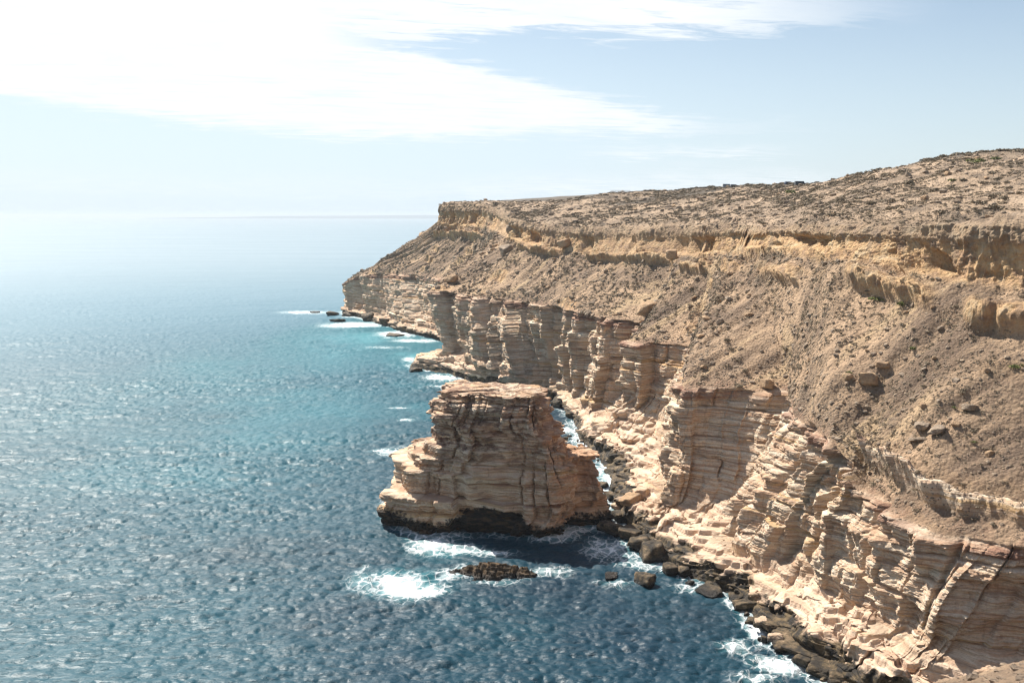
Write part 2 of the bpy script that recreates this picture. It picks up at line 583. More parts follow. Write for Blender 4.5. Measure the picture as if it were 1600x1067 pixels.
# rim rock continuity changes along the coast
bandw = 0.55 + 0.45 * np.clip(2.2 * nz(S2 / 35, 7.7, 0.4) + 0.6, 0, 1)
near = sst(sk, 12.5, 15.5)[None, :] + 0 * S2
bandw = np.maximum(bandw, near)
mb = sst(T2, 5.85, 6.03) * (1 - sst(T2, 6.92, 7.02)) * bandw
ms = sst(tw, 4.0, 4.08) * (1 - mb)
mi = sst(T2, 9.0, 9.2)
D = np.zeros_like(B0)
HN = hn[None, :, :] + 0 * B0

sel = np.where((tt > 1.4) & (tt < 4.3))[0]; r0, r1 = sel[0], sel[-1] + 1
sl = slice(r0, r1)
cr = cliff_relief(x[sl], y[sl], z[sl], S2[sl])
but = 2.0 * nz(S2[sl] / 24, z[sl] / 60, 5.5, 2, 0.5, ridged=True) + 2.6 * nz(S2[sl] / 11.0, z[sl] / 22, 9.5, 2) + 1.5 * nz(x[sl] / 5, y[sl] / 5, z[sl] / 9, 2)
midw = (sst(sk, 5.2, 6.0) * (1 - sst(sk, 13.5, 14.5)))[None, :]
kf, ff, tf = in_layers(S2[sl] + 2.5 * nz(z[sl] / 14, S2[sl] / 30, 3.3), FACETS)
facet = 1.9 * rnd(kf, 0 * kf) + (ff - 0.5) * (rnd(kf, 0 * kf + 5) * 0.5 + 0.35) * np.minimum(tf, 14) * 0.75
facet += 1.2 * rnd(kf, np.floor((z[sl] + 3 * nz(S2[sl] / 20, 1.0, 6.0)) / 11))
but += (0.35 + 0.65 * midw) * facet
nearw = sst(sk, 16.2, 17.0)[None, :] * (1 - sst(sk, 21.5, 22.3))[None, :]
for zb0, sd_, mx in ((9.0, 3.1, 4.0), (15.0, 6.7, 4.5), (21.5, 9.9, 3.0)):
    zb = zb0 + 3.0 * nz(S2[sl] / 26, sd_, 1.0) + 0.8 * nz(S2[sl] / 5, sd_, 2.0)
    pu = np.clip(5.5 * nz(S2[sl] / 15, z[sl] / 50, sd_ * 2, 2) + 1.2, 0, mx) * (0.45 + 0.55 * nearw)
    but += (pu - mx * 0.35) * (1 - sst(z[sl], zb - 2.6, zb + 0.3)) + 0.5 * pu * np.exp(-((z[sl] - zb + 1.6) / 0.9) ** 2) * np.abs(nz(x[sl] / 1.8, y[sl] / 1.8, 1.0))
fine = (sst(sk, 4.9, 5.2) * (1 - sst(sk, 22.2, 23)))[None, :]
far_ = 1 - sst(sk, 3, 5)[None, :]
amp = 0.65 + 0.35 * fine
lipfade = 1 - sst(T2[sl], 3.96, 4.10)
capr = 0.45 * sst(T2[sl], 3.93, 3.95) * (1 - sst(T2[sl], 3.985, 4.0))
dd = (cr + but * amp - 0.8) * np.maximum(mc[sl], 0.0) + capr * mc[sl]
# the sheer, less broken walls between the headlands keep a flatter face
dd *= (1 - 0.35 * ((sk > 15.05) & (sk < 16.0)))[None, :]
D[sl] += HN[sl] * dd[..., None]
D[sl] += HN[sl] * (0.75 * cr * ml[sl] * sst(T2[sl], 1.5, 2.0))[..., None]
# deep clefts and coves between the near buttresses
for s_c, wd, dp in [(9.35, .13, 4.0), (8.45, .07, 2), (10.3, .12, 3.5), (10.75, .05, 2), (11.5, .14, 3.5), (7.35, .10, 3.5),
                    (17.5, .12, 3.0), (18.42, .06, 4.0), (19.35, .04, 3.0), (20.35, .05, 2.0), (0.8, .08, 3), (1.5, .1, 3), (2.3, .1, 4)]:
    gsh = np.exp(-((sk[None, :] + 0.012 * nz(z[sl] / 5, 1.0, s_c) - s_c) / wd) ** 2)
    D[sl] -= HN[sl] * (gsh * dp * sst(T2[sl], 3.0, 3.25) * lipfade)[..., None]
# shore platform: rounded sandstone benches
sel = np.where((tt > 0.6) & (tt < 3.4))[0]; sl = slice(sel[0], sel[-1] + 1)
xx, yy, zz_ = x[sl], y[sl], z[sl]
wx_ = xx + 2.0 * nz(xx / 9, yy / 9, 7.7); wy_ = yy + 2.0 * nz(xx / 9, yy / 9, 3.7)
Tl = Tm[sl]; Sl = S2[sl] + 3.0 * nz(xx / 12, yy / 12, 7.1)
pil = np.abs(nz(Sl / 17, Tl / 8 + Sl / 50, 1.2)) * 3.6 + np.abs(nz(Sl / 6, Tl / 3.0, 6.2)) * 1.1 + 0.35 * nz(xx / 1.6, yy / 1.6, zz_, 3, 0.6)
lump = pil - 1.6 + 1.2 * nz(xx / 16, yy / 16, 4.2) + 0.05 * nz(xx / 1.0, yy / 1.0, 2.2, 3, 0.6)
q = zz_ + lump * 1.2 + 0.3 * nz(xx / 5, yy / 5, 0.4)
ter = np.floor(q / 1.3) * 1.3 + 1.3 * sst((q / 1.3) % 1.0, 0.80, 1.0)
mlw = sst(T2[sl], 1.3, 2.1) * ml[sl]
dz = (0.62 * (ter - zz_) + 0.4 * lump) * mlw * (0.6 + 0.4 * near[sl])
D[sl, :, 2] += dz
D[sl] += HN[sl] * ((0.4 * nz(xx / 5, yy / 5, zz_ / 0.8, 2, 0.5) + 3.0 * (1.2 * np.abs(nz(Sl / 9, zz_ / 3, 4.4)) + np.abs(nz(Sl / 3.5, zz_ / 1.5, 2.4)) * 0.3 - 0.35)) * ml[sl])[..., None]
# rim rock (cavernous limestone band)
sel = np.where((tt > 5.5) & (tt < 7.3))[0]; sl = slice(sel[0], sel[-1] + 1)
xx, yy, zz_ = x[sl], y[sl], z[sl]
tb = np.clip(T2[sl] - 6, 0, 1)
flute = 1.3 * nz(S2[sl] / 2.6, zz_ / 9, 4.1, 2, 0.5, ridged=True) + 4.5 * nz(S2[sl] / 16, zz_ / 40, 2.5, 3, 0.55) + 1.0 * nz(xx / 2.5, yy / 2.5, zz_ / 2, 4, 0.6)
cave = sst(nz(S2[sl] / 9, tb * 0.8, 3.3), -0.02, 0.35) * sst(tb, 0.0, 0.1) * (1 - sst(tb, 0.35, 0.62)) * 3.6
edge = 1.8 * sst(tb, 0.45, 0.75)
D[sl] += HN[sl] * ((flute - cave + edge) * mb[sl])[..., None]
# scree and upper slopes
sel = np.where(tt > 3.9)[0]; sl = slice(sel[0], sel[-1] + 1)
xx, yy, zz_ = x[sl], y[sl], z[sl]
w_s = (ms[sl] * (1 - mi[sl]))
skew_ = S2[sl] - 0.75 * Tm[sl]
gul = (3.0 * nz(skew_ / 19, Tm[sl] / 90, 8.2, 3, 0.5) + 1.0 * nz(skew_ / 4.5, Tm[sl] / 22, 3.2, 2, 0.5)) * (1 - 0.6 * sst(T2[sl], 7.0, 7.3)) + 2.0 * nz(xx / 30, yy / 30, 1.4, 2)
rub = 0.50 * nz(xx / 6, yy / 6, zz_ / 6, 3, 0.55) + 0.16 * nz(xx / 1.5, yy / 1.5, zz_ / 1.5, 3, 0.62, ridged=True)
out = sst(nz(xx / 30, yy / 30, 5.9, 2), 0.08, 0.34) * (1 - 0.85 * sst(sk, 15.5, 17.0)[None, :] * (1 - sst(T2[sl], 5.2, 5.5))) * (1 - sst(T2[sl], 6.9, 7.1))
q = zz_ + 1.6 * nz(xx / 14, yy / 14, 2.9)
per = 6.5
stp = (np.floor(q / per) + sst((q / per) % 1.0, 0.55, 0.85)) * per - q
crag = out * (1.4 * np.abs(nz(xx / 3.0, yy / 3.0, zz_ / 4, 3, 0.6)) + 0.25 * np.clip(stp, -2, 2))
D[sl] += gn[sl] * ((gul + rub + 1.0 * crag) * w_s * sst(tw[sl], 4.0, 4.35))[..., None]
D[sl, :, 2] += out * stp * 0.42 * w_s * sst(T2[sl], 4.15, 4.4)
D[sl] += gn[sl] * ((0.25 * nz(xx / 1.4, yy / 1.4, zz_ / 1.4, 3, 0.6)) * (1 - sst(tw[sl], 4.2, 4.35)) * ms[sl])[..., None]
D[sl] += gn[sl] * ((2.0 * nz(xx / 60, yy / 60, 1.9, 2)) * mi[sl])[..., None]
# lower rim on the near hillside (a second, shorter ledge of the same rock)


def ledge(s0, s1, t0, t1, height, push):
    global D
    fs = sst(sk, s0, s0 + 0.25) * (1 - sst(sk, s1 - 0.25, s1))
    wob = t0 + 0.05 * nz(sk * 4.0, 3.0, t0)
    f = fs[None, :] * (np.exp(-((T2 - wob[None, :] - 0.05) / 0.055) ** 2))
    g = fs[None, :] * sst(T2, wob[None, :] - 0.10, wob[None, :] - 0.01) * (1 - sst(T2, wob[None, :] + 0.02, wob[None, :] + t1))
    gq = np.where(g > 0.01)
    rr_ = nz(x[gq] / 2.5, y[gq] / 2.5, z[gq] / 2.0, 4, 0.6)
    g = g * (0.55 + 0.6 * np.clip(0.6 + 1.8 * nz(S2 / 14, t0, 3.0, 2), 0, 1))
    D[gq] += gn[gq] * (rr_ * 1.3 * g[gq])[:, None]
    D += HN * (g * push * (0.6 + 0.6 * np.clip(nz(S2 / 3.0, z / 5, 1.0, 2, 0.5, ridged=True), -1, 1)))[..., None]
    D[..., 2] += g * height
    return g


lg = ledge(18.2, 19.9, 5.70, 0.22, 2.6, 2.4)
lg = np.maximum(lg, ledge(20.1, 22.5, 5.62, 0.25, 3.2, 3.0))
lg = np.maximum(lg, ledge(9.5, 12.6, 5.72, 0.22, 2.6, 2.6))
lg = np.maximum(lg, ledge(12.9, 14.4, 5.62, 0.2, 3.0, 2.8))
lg = np.maximum(lg, ledge(6.9, 8.8, 5.82, 0.2, 2.4, 2.5))
lg = np.maximum(lg, ledge(1.5, 3.6, 5.62, 0.14, 2.6, 2.0))
lg_c = ledge(18.8, 22.4, 4.26, 0.07, 3.0, 2.4)
lg = np.maximum(lg, ledge(15.6, 17.2, 5.60, 0.2, 2.2, 2.0))
D[..., 2] += (2.4 * nz(S2 / 13, 2.0, 1.0, 3, 0.6) * np.exp(-((T2 - 7.02) / 0.12) ** 2)) + 1.0 * nz(x / 3.5, y / 3.5, 2.0, 3, 0.6) * np.exp(-((T2 - 7.08) / 0.10) ** 2)
TP = B0 + D
lgm = np.clip(lg * 1.5, 0, 1) * sst(T2, 4.5, 4.8)
mband = np.clip(np.maximum(np.maximum(mb, lgm * 0.8), 0.75 * out.max() * 0), 0, 1)
band2 = np.zeros_like(T2); band2[sl] = out * sst((q / per) % 1.0, 0.5, 0.6) * (1 - sst((q / per) % 1.0, 0.85, 0.95)) * w_s
mband = np.clip(np.maximum(mband, band2 * 0.9), 0, 1)
# ------------------------------------------------------------------ materials
def strata_colour(t, pos, bed, warm=0.0):
    """colour of the banded sandstone, from position and the height in the sequence"""
    px_, py_, pz_ = t.sep(pos)
    v1 = t.comb(t.math('MULTIPLY', px_, 0.035), t.math('MULTIPLY', py_, 0.035), t.math('MULTIPLY', bed, 0.50))
    n1 = t.noise(v1, 1.0, 5, 0.62)
    v2 = t.comb(t.math('MULTIPLY', px_, 0.06), t.math('MULTIPLY', py_, 0.06), t.math('MULTIPLY', bed, 3.2))
    n2 = t.noise(v2, 1.0, 5, 0.6)
    v3 = t.comb(t.math('MULTIPLY', px_, 0.02), t.math('MULTIPLY', py_, 0.02), t.math('MULTIPLY', bed, 0.9))
    n3 = t.noise(v3, 1.0, 3, 0.5, 0.0)
    pale = (0.66, 0.52, 0.385)
    c = t.ramp(n1, [(0.30, (0.35, 0.20, 0.125)), (0.39, (0.62, 0.44, 0.285)), (0.46, (0.74, 0.61, 0.46)), (0.53, (0.61, 0.395, 0.25)),
                    (0.61, (0.74, 0.61, 0.45)), (0.70, (0.46, 0.265, 0.15))])
    c = t.mix(t.step(n2, 0.52, 0.62, 0, 0.75), c, (0.36, 0.225, 0.145))
    c = t.mix(t.step(n2, 0.46, 0.36, 0, 0.75), c, (0.80, 0.70, 0.55))
    c = t.mix(t.step(n3, 0.60, 0.68, 0, 0.65), c, (0.52, 0.32, 0.12))
    c = t.mix(t.step(n3, 0.33, 0.26, 0, 0.65), c, (0.235, 0.13, 0.10))
    # seepage and rust running down the faces
    v4 = t.comb(t.math('MULTIPLY', px_, 0.9), t.math('MULTIPLY', py_, 0.9), t.math('MULTIPLY', pz_, 0.07))
    n4 = t.noise(v4, 1.0, 4, 0.6)
    c = t.mix(t.step(n4, 0.55, 0.72, 0, 0.45), c, (0.30, 0.185, 0.12))
    # desert varnish on weathered ledges: irregular brown patches
    n5 = t.noise(t.scalev(pos, (0.35, 0.35, 0.9)), 1.0, 6, 0.65)
    c = t.mix(t.step(n5, 0.56, 0.68, 0, 0.55), c, (0.27, 0.165, 0.115))
    n6 = t.noise(pos, 3.0, 4, 0.7)
    c = t.mix(t.step(n6, 0.35, 0.7, 0.0, 0.28), c, (0.30, 0.20, 0.14))
    cap = t.math('MULTIPLY', t.attr('m_cap'), t.step(n5, 0.36, 0.52, 0.25, 0.85))
    c = t.mix(cap, c, (0.25, 0.13, 0.09))
    if warm:
        c = t.mix(warm, c, (0.46, 0.255, 0.15))
    return c, n1, n5


def wet_mask(t, pos, lo=2.7, wob=3.0, lift=None):
    _, _, z = t.sep(pos)
    if lift is not None:
        z = t.math('SUBTRACT', z, lift)
    n = t.noise(t.scalev(pos, (0.16, 0.16, 0.3)), 1.0, 4, 0.6)
    return t.step(t.math('SUBTRACT', z, t.math('MULTIPLY', t.math('SUBTRACT', n, 0.5), wob * 2)), lo + 0.5, lo - 0.4)


def terrain_material():
    m, t, b = new_mat("coast_rock")
    geo = t.node('ShaderNodeNewGeometry')
    pos = geo.outputs['Position']
    px_, py_, pz_ = t.sep(pos)
    bed = t.attr('bed')
    mc_, mb_, ml_ = t.attr('m_cliff'), t.attr('m_band'), t.attr('m_ledge')
    S_, T_ = t.attr('along'), t.attr('down')
    up = t.attr('m_up')
    cc, n1, n5 = strata_colour(t, pos, bed)
    # shore benches: smoother pinkish cream rock
    nl = t.noise(t.scalev(pos, (0.12, 0.12, 0.5)), 1.0, 5, 0.6)
    lc = t.ramp(nl, [(0.3, (0.50, 0.33, 0.23)), (0.5, (0.66, 0.49, 0.36)), (0.68, (0.56, 0.37, 0.26))])
    cc = t.mix(t.math('MULTIPLY', ml_, 0.55), cc, lc)
    # scree
    S_ = t.math('SUBTRACT', S_, t.math('MULTIPLY', T_, 0.75))
    st = t.comb(t.math('MULTIPLY', S_, 0.11), t.math('MULTIPLY', T_, 0.022), 0.0)
    s1 = t.noise(st, 1.0, 6, 0.62)
    s2 = t.noise(t.comb(t.math('MULTIPLY', S_, 0.5), t.math('MULTIPLY', T_, 0.10), 5.0), 1.0, 4, 0.65)
    s3 = t.noise(pos, 0.045, 4, 0.55)
    k = t.math('ADD', t.math('MULTIPLY', s1, 0.45), t.math('ADD', t.math('MULTIPLY', s2, 0.2), t.math('MULTIPLY', s3, 0.35)))
    sc_ = t.ramp(k, [(0.40, (0.21, 0.15, 0.108)), (0.47, (0.295, 0.21, 0.145)), (0.51, (0.42, 0.30, 0.20)), (0.56, (0.58, 0.41, 0.27)), (0.65, (0.68, 0.49, 0.32))])
    sb = t.noise(t.comb(t.math('MULTIPLY', S_, 0.075), t.math('MULTIPLY', T_, 0.014), 9.0), 1.0, 5, 0.6)
    sc_ = t.mix(t.step(sb, 0.545, 0.62, 0, 0.85), sc_, (0.60, 0.44, 0.27))
    # reddish foot of the slope just above the cliff lip
    sc_ = t.mix(t.math('MULTIPLY', t.attr('m_lip'), t.step(s2, 0.40, 0.6, 0.1, 0.65)), sc_, (0.33, 0.20, 0.14))
    # upper slopes: sandy soil between grey heath
    su = t.noise(t.scalev(pos, (0.17, 0.11, 0.17)), 1.0, 6, 0.66)
    sv = t.noise(pos, 0.03, 3, 0.5)
    uc = t.ramp(su, [(0.34, (0.20, 0.16, 0.12)), (0.44, (0.34, 0.255, 0.18)), (0.51, (0.52, 0.385, 0.265)), (0.66, (0.64, 0.49, 0.35))])
    uc = t.mix(t.step(sv, 0.50, 0.62, 0, 0.5), uc, (0.25, 0.195, 0.145))
    sc_ = t.mix(up, sc_, uc)
    # far heath plateau
    sc_ = t.mix(t.attr('m_heath'), sc_, t.ramp(su, [(0.3, (0.10, 0.09, 0.07)), (0.7, (0.21, 0.165, 0.125))]))
    sc_ = t.mix(1.0, sc_, (0.80, 0.78, 0.76, 1), 'MULTIPLY')
    # stones: voronoi speckle in tone
    vs = t.voro(pos, 1.1)
    sc_ = t.mix(t.step(vs, 0.20, 0.05, 0, 0.6), sc_, (0.50, 0.40, 0.29))
    ng = t.noise(pos, 1.7, 5, 0.75)
    sc_ = t.mix(t.step(ng, 0.57, 0.68, 0, 0.45), sc_, (0.125, 0.10, 0.08))
    ng2 = t.noise(pos, 0.55, 4, 0.7)
    sc_ = t.mix(t.step(ng2, 0.58, 0.70, 0, 0.40), sc_, (0.15, 0.12, 0.095))
    # rim rock
    nb = t.noise(t.scalev(pos, (0.25, 0.25, 0.35)), 1.0, 6, 0.65)
    bc = t.ramp(nb, [(0.32, (0.27, 0.18, 0.12)), (0.44, (0.46, 0.29, 0.16)), (0.52, (0.57, 0.37, 0.19)), (0.62, (0.62, 0.46, 0.28)), (0.72, (0.33, 0.24, 0.17))])
    nb2 = t.noise(t.comb(t.math('MULTIPLY', t.attr('along'), 0.7), t.math('MULTIPLY', pz_, 0.10), 2.0), 1.0, 4, 0.6)
    bc = t.mix(t.step(nb2, 0.50, 0.66, 0, 0.6), bc, (0.22, 0.165, 0.12))
    bc = t.mix(t.math('MULTIPLY', t.attr('m_btop'), 0.6), bc, (0.24, 0.185, 0.14))
    c = t.mix(t.math('MAXIMUM', mc_, ml_), sc_, cc)
    c = t.mix(mb_, c, bc)
    wet = wet_mask(t, pos, lift=t.attr('tide'))  # wet rock; the raised band also paints shade under the overhanging ledges
    c = t.mix(wet, c, t.mix(t.step(t.noise(pos, 0.45, 5, 0.65), 0.42, 0.62), (0.022, 0.018, 0.014, 1), (0.15, 0.105, 0.055, 1)))
    t.put(b.inputs['Base Color'], c)
    t.put(b.inputs['Roughness'], t.math('SUBTRACT', 0.93, t.math('MULTIPLY', wet, 0.25)))
    b.inputs['Specular IOR Level'].default_value = 0.25
    h1 = t.noise(pos, 2.2, 6, 0.7)
    h2 = t.noise(t.comb(t.math('MULTIPLY', px_, 0.5), t.math('MULTIPLY', py_, 0.5), t.math('MULTIPLY', bed, 5.0)), 1.0, 5, 0.6)
    hc = t.math('MULTIPLY', t.math('ADD', t.math('MULTIPLY', h1, 0.5), t.math('MULTIPLY', h2, 0.7)), t.math('SUBTRACT', 1.0, t.math('MULTIPLY', ml_, 0.35)))
    hv = t.math('MULTIPLY', t.voro(pos, 1.6), -0.5)
    hs = t.math('ADD', t.math('MULTIPLY', t.noise(pos, 1.9, 6, 0.75), 0.8), hv)
    hm = t.node('ShaderNodeMix', data_type='FLOAT')
    t.put(hm.inputs[0], t.math('MAXIMUM', mc_, ml_)); t.put(hm.inputs[2], hs); t.put(hm.inputs[3], hc)
    t.l.new(t.bump(hm.outputs[0], 1.0, 0.75), b.inputs['Normal'])
    return m


def stack_material():
    m, t, b = new_mat("stack_rock")
    pos = t.node('ShaderNodeNewGeometry').outputs['Position']
    px_, py_, pz_ = t.sep(pos)
    bed = t.attr('bed')
    c, n1, n5 = strata_colour(t, pos, bed, warm=0.08)
    c = t.mix(t.math('MULTIPLY', t.step(pz_, 13.0, 20.0), t.step(n5, 0.44, 0.58, 0.0, 0.8)), c, (0.16, 0.09, 0.065, 1))
    c = t.mix(t.math('MULTIPLY', t.step(px_, -2.0, 12.0), t.step(t.math('ADD', n1, t.math('MULTIPLY', n5, 0.5)), 0.62, 0.85, 0.0, 0.65)), c, (0.50, 0.28, 0.16, 1))
    # the tidal notch is black with algae, climbing in an irregular patch
    n = t.noise(t.scalev(pos, (0.13, 0.13, 0.35)), 1.0, 5, 0.6)
    patch = t.math('MULTIPLY', t.step(px_, -15.0, -7.0), t.step(px_, 5.0, 1.0))
    hgt = t.math('ADD', t.math('ADD', 2.6, t.math('MULTIPLY', patch, 3.2)), t.math('ADD', t.math('MULTIPLY', t.math('SUBTRACT', n, 0.5), 6.0), t.math('MULTIPLY', t.math('SUBTRACT', t.noise(pos, 0.9, 6, 0.7), 0.5), 4.5)))
    hgt = t.math('ADD', hgt, t.step(px_, -18, -27, 0, 1.6))
    wet = t.step(t.math('SUBTRACT', pz_, hgt), 0.7, -0.5)
    c = t.mix(wet, c, t.mix(t.step(t.noise(t.scalev(pos, (0.4, 0.4, 1.2)), 1.0, 5, 0.65), 0.45, 0.68), (0.016, 0.013, 0.011, 1), (0.10, 0.06, 0.03, 1)))
    t.put(b.inputs['Base Color'], c)
    t.put(b.inputs['Roughness'], t.math('SUBTRACT', 0.93, t.math('MULTIPLY', wet, 0.18)))
    b.inputs['Specular IOR Level'].default_value = 0.25
    h1 = t.noise(pos, 2.2, 6, 0.7)
    h2 = t.noise(t.comb(t.math('MULTIPLY', px_, 0.5), t.math('MULTIPLY', py_, 0.5), t.math('MULTIPLY', bed, 5.0)), 1.0, 5, 0.6)
    t.l.new(t.bump(t.math('ADD', t.math('MULTIPLY', h1, 0.5), t.math('MULTIPLY', h2, 0.7)), 1.0, 0.6), b.inputs['Normal'])
    return m


def boulder_material(name, stops, wetline=None, rough=0.9):
    m, t, b = new_mat(name)
    geo = t.node('ShaderNodeNewGeometry')
    pos = geo.outputs['Position']
    n = t.noise(pos, 0.5, 6, 0.65)
    c = t.ramp(n, stops)
    n2 = t.noise(t.scalev(pos, (0.6, 0.6, 3.5)), 1.0, 4, 0.6)
    c = t.mix(t.step(n2, 0.45, 0.65, 0, 0.5), c, stops[0][1])
    wet = None
    if wetline is not None:
        wet = wet_mask(t, pos, wetline, 0.8)
        c = t.mix(wet, c, (0.022, 0.019, 0.016, 1))
        t.put(b.inputs['Roughness'], t.math('SUBTRACT', rough, t.math('MULTIPLY', wet, 0.45)))
    else:
        b.inputs['Roughness'].default_value = rough
    t.put(b.inputs['Base Color'], c)
    b.inputs['Specular IOR Level'].default_value = 0.3
    t.l.new(t.bump(t.noise(pos, 2.5, 7, 0.72), 1.0, 0.45), b.inputs['Normal'])
    return m


M_LAND = terrain_material()
M_STACK = stack_material()
M_DARK = boulder_material("dark_wet_rock", [(0.3, (0.014, 0.012, 0.010)), (0.45, (0.055, 0.042, 0.028)), (0.55, (0.14, 0.10, 0.055)), (0.68, (0.30, 0.21, 0.13))], 0.7, 0.7)
M_PALE = boulder_material("pale_sandstone", [(0.3, (0.40, 0.27, 0.18)), (0.5, (0.60, 0.44, 0.31)), (0.7, (0.66, 0.52, 0.38))], 1.6)
M_OCHRE = boulder_material("ochre_limestone", [(0.3, (0.27, 0.19, 0.13)), (0.5, (0.47, 0.31, 0.18)), (0.7, (0.56, 0.40, 0.25))])
M_GREY = boulder_material("grey_limestone", [(0.3, (0.20, 0.155, 0.118)), (0.5, (0.33, 0.255, 0.185)), (0.7, (0.50, 0.39, 0.28))])
M_STONE = boulder_material("scree_stone", [(0.3, (0.175, 0.135, 0.10)), (0.5, (0.30, 0.225, 0.16)), (0.7, (0.50, 0.38, 0.26))])


def plant_material(name, a, b_):
    m, t, b = new_mat(name)
    pos = t.node('ShaderNodeNewGeometry').outputs['Position']
    t.put(b.inputs['Base Color'], t.mix(t.step(t.noise(pos, 1.5, 3, 0.6), 0.35, 0.65), (*a, 1), (*b_, 1)))
    b.inputs['Roughness'].default_value = 0.8
    b.inputs['Specular IOR Level'].default_value = 0.2
    return m


M_HEATH = plant_material("heath_leaves", (0.14, 0.115, 0.075), (0.26, 0.20, 0.135))
M_GREEN = plant_material("green_leaves", (0.08, 0.095, 0.03), (0.16, 0.17, 0.05))
M_TWIG = plant_material("twigs", (0.12, 0.09, 0.065), (0.20, 0.16, 0.12))

# ------------------------------------------------------------------ mainland coast
me = mesh_from("coast", TP.reshape(-1, 3), grid_faces(NTR, NS))
set_attr(me, 'bed', bedz(TP[..., 0], TP[..., 1], TP[..., 2]))
set_attr(me, 'm_cliff', np.clip(np.maximum(mc, np.clip(lg_c * 2.2 * (T2 > 4.12), 0, 0.9)), 0, 1))
set_attr(me, 'm_band', mband)
set_attr(me, 'm_ledge', ml)
set_attr(me, 'tide', np.repeat((1.7 * sst(sk, 12.6, 13.6) * (1 - sst(sk, 15.2, 15.7)) + 0.9 * sst(sk, 18.2, 18.9) + 0.5 * sst(sk, 15.7, 16.2))[None, :], NTR, 0))
set_attr(me, 'm_cap', np.clip(sst(T2, 3.905, 3.935) * (1 - sst(T2, 4.0, 4.03)) * (0.35 + 1.6 * np.clip(nz(S2 / 18, 1.0, 2.0) + 0.25, 0, 1)), 0, 1))
set_attr(me, 'm_btop', sst(T2, 6.45, 6.8))
set_attr(me, 'm_lip', sst(tw, 3.97, 4.02) * (1 - sst(tw, 4.05, 4.22)))
set_attr(me, 'm_up', sst(T2, 6.7, 7.1))
set_attr(me, 'm_heath', np.clip(sst(T2, 8.7, 9.05) + sst(nz(TP[..., 0] / 45, TP[..., 1] / 45, 3.9), 0.1, 0.3) * sst(T2, 7.5, 8.2) * (1 - sst(sk, 13, 16))[None, :], 0, 1))
set_attr(me, 'along', S2)
set_attr(me, 'down', Tm)
coast = link("coastal_terrain", me, M_LAND)
tag(coast, "layered sandstone sea cliffs with scree slopes and an ochre rim above the blue sea", "cliffs", kind="structure")

# visibility buffer of the coast as seen from the viewpoint, used to set rocks and shrubs on ground that is seen
pp, dd_ = proj(TP.reshape(-1, 3))
BW, BH = 800, 534
bx = (pp[:, 0] / 2).astype(int); by = (pp[:, 1] / 2).astype(int)
okv = (bx >= 0) & (bx < BW) & (by >= 0) & (by < BH) & (dd_ > 1)
zbuf = np.full(BW * BH, 1e9)
idx = np.where(okv)[0]
np.minimum.at(zbuf, by[idx] * BW + bx[idx], dd_[idx])
vis = np.zeros(len(dd_), bool)
vis[idx] = dd_[idx] < zbuf[by[idx] * BW + bx[idx]] * 1.02 + 0.5
TPf = TP.reshape(-1, 3); Tf = T2.ravel(); mcf = mc.ravel(); mbf = mband.ravel(); Sf = np.repeat(sk[None, :], NTR, 0).ravel()
TN = grid_normals(blur(blur(TP, 3, 0), 3, 1))
TN = np.where(TN[..., 2:3].mean() < 0, -TN, TN).reshape(-1, 3)
visi = np.where(vis)[0]
vp = pp[visi]


def ground_at(px, py, tmin=-1, tmax=99):
    d = (vp[:, 0] - px) ** 2 + (vp[:, 1] - py) ** 2
    d = d + 1e6 * ((Tf[visi] < tmin) | (Tf[visi] > tmax))
    return TPf[visi[np.argmin(d)]]


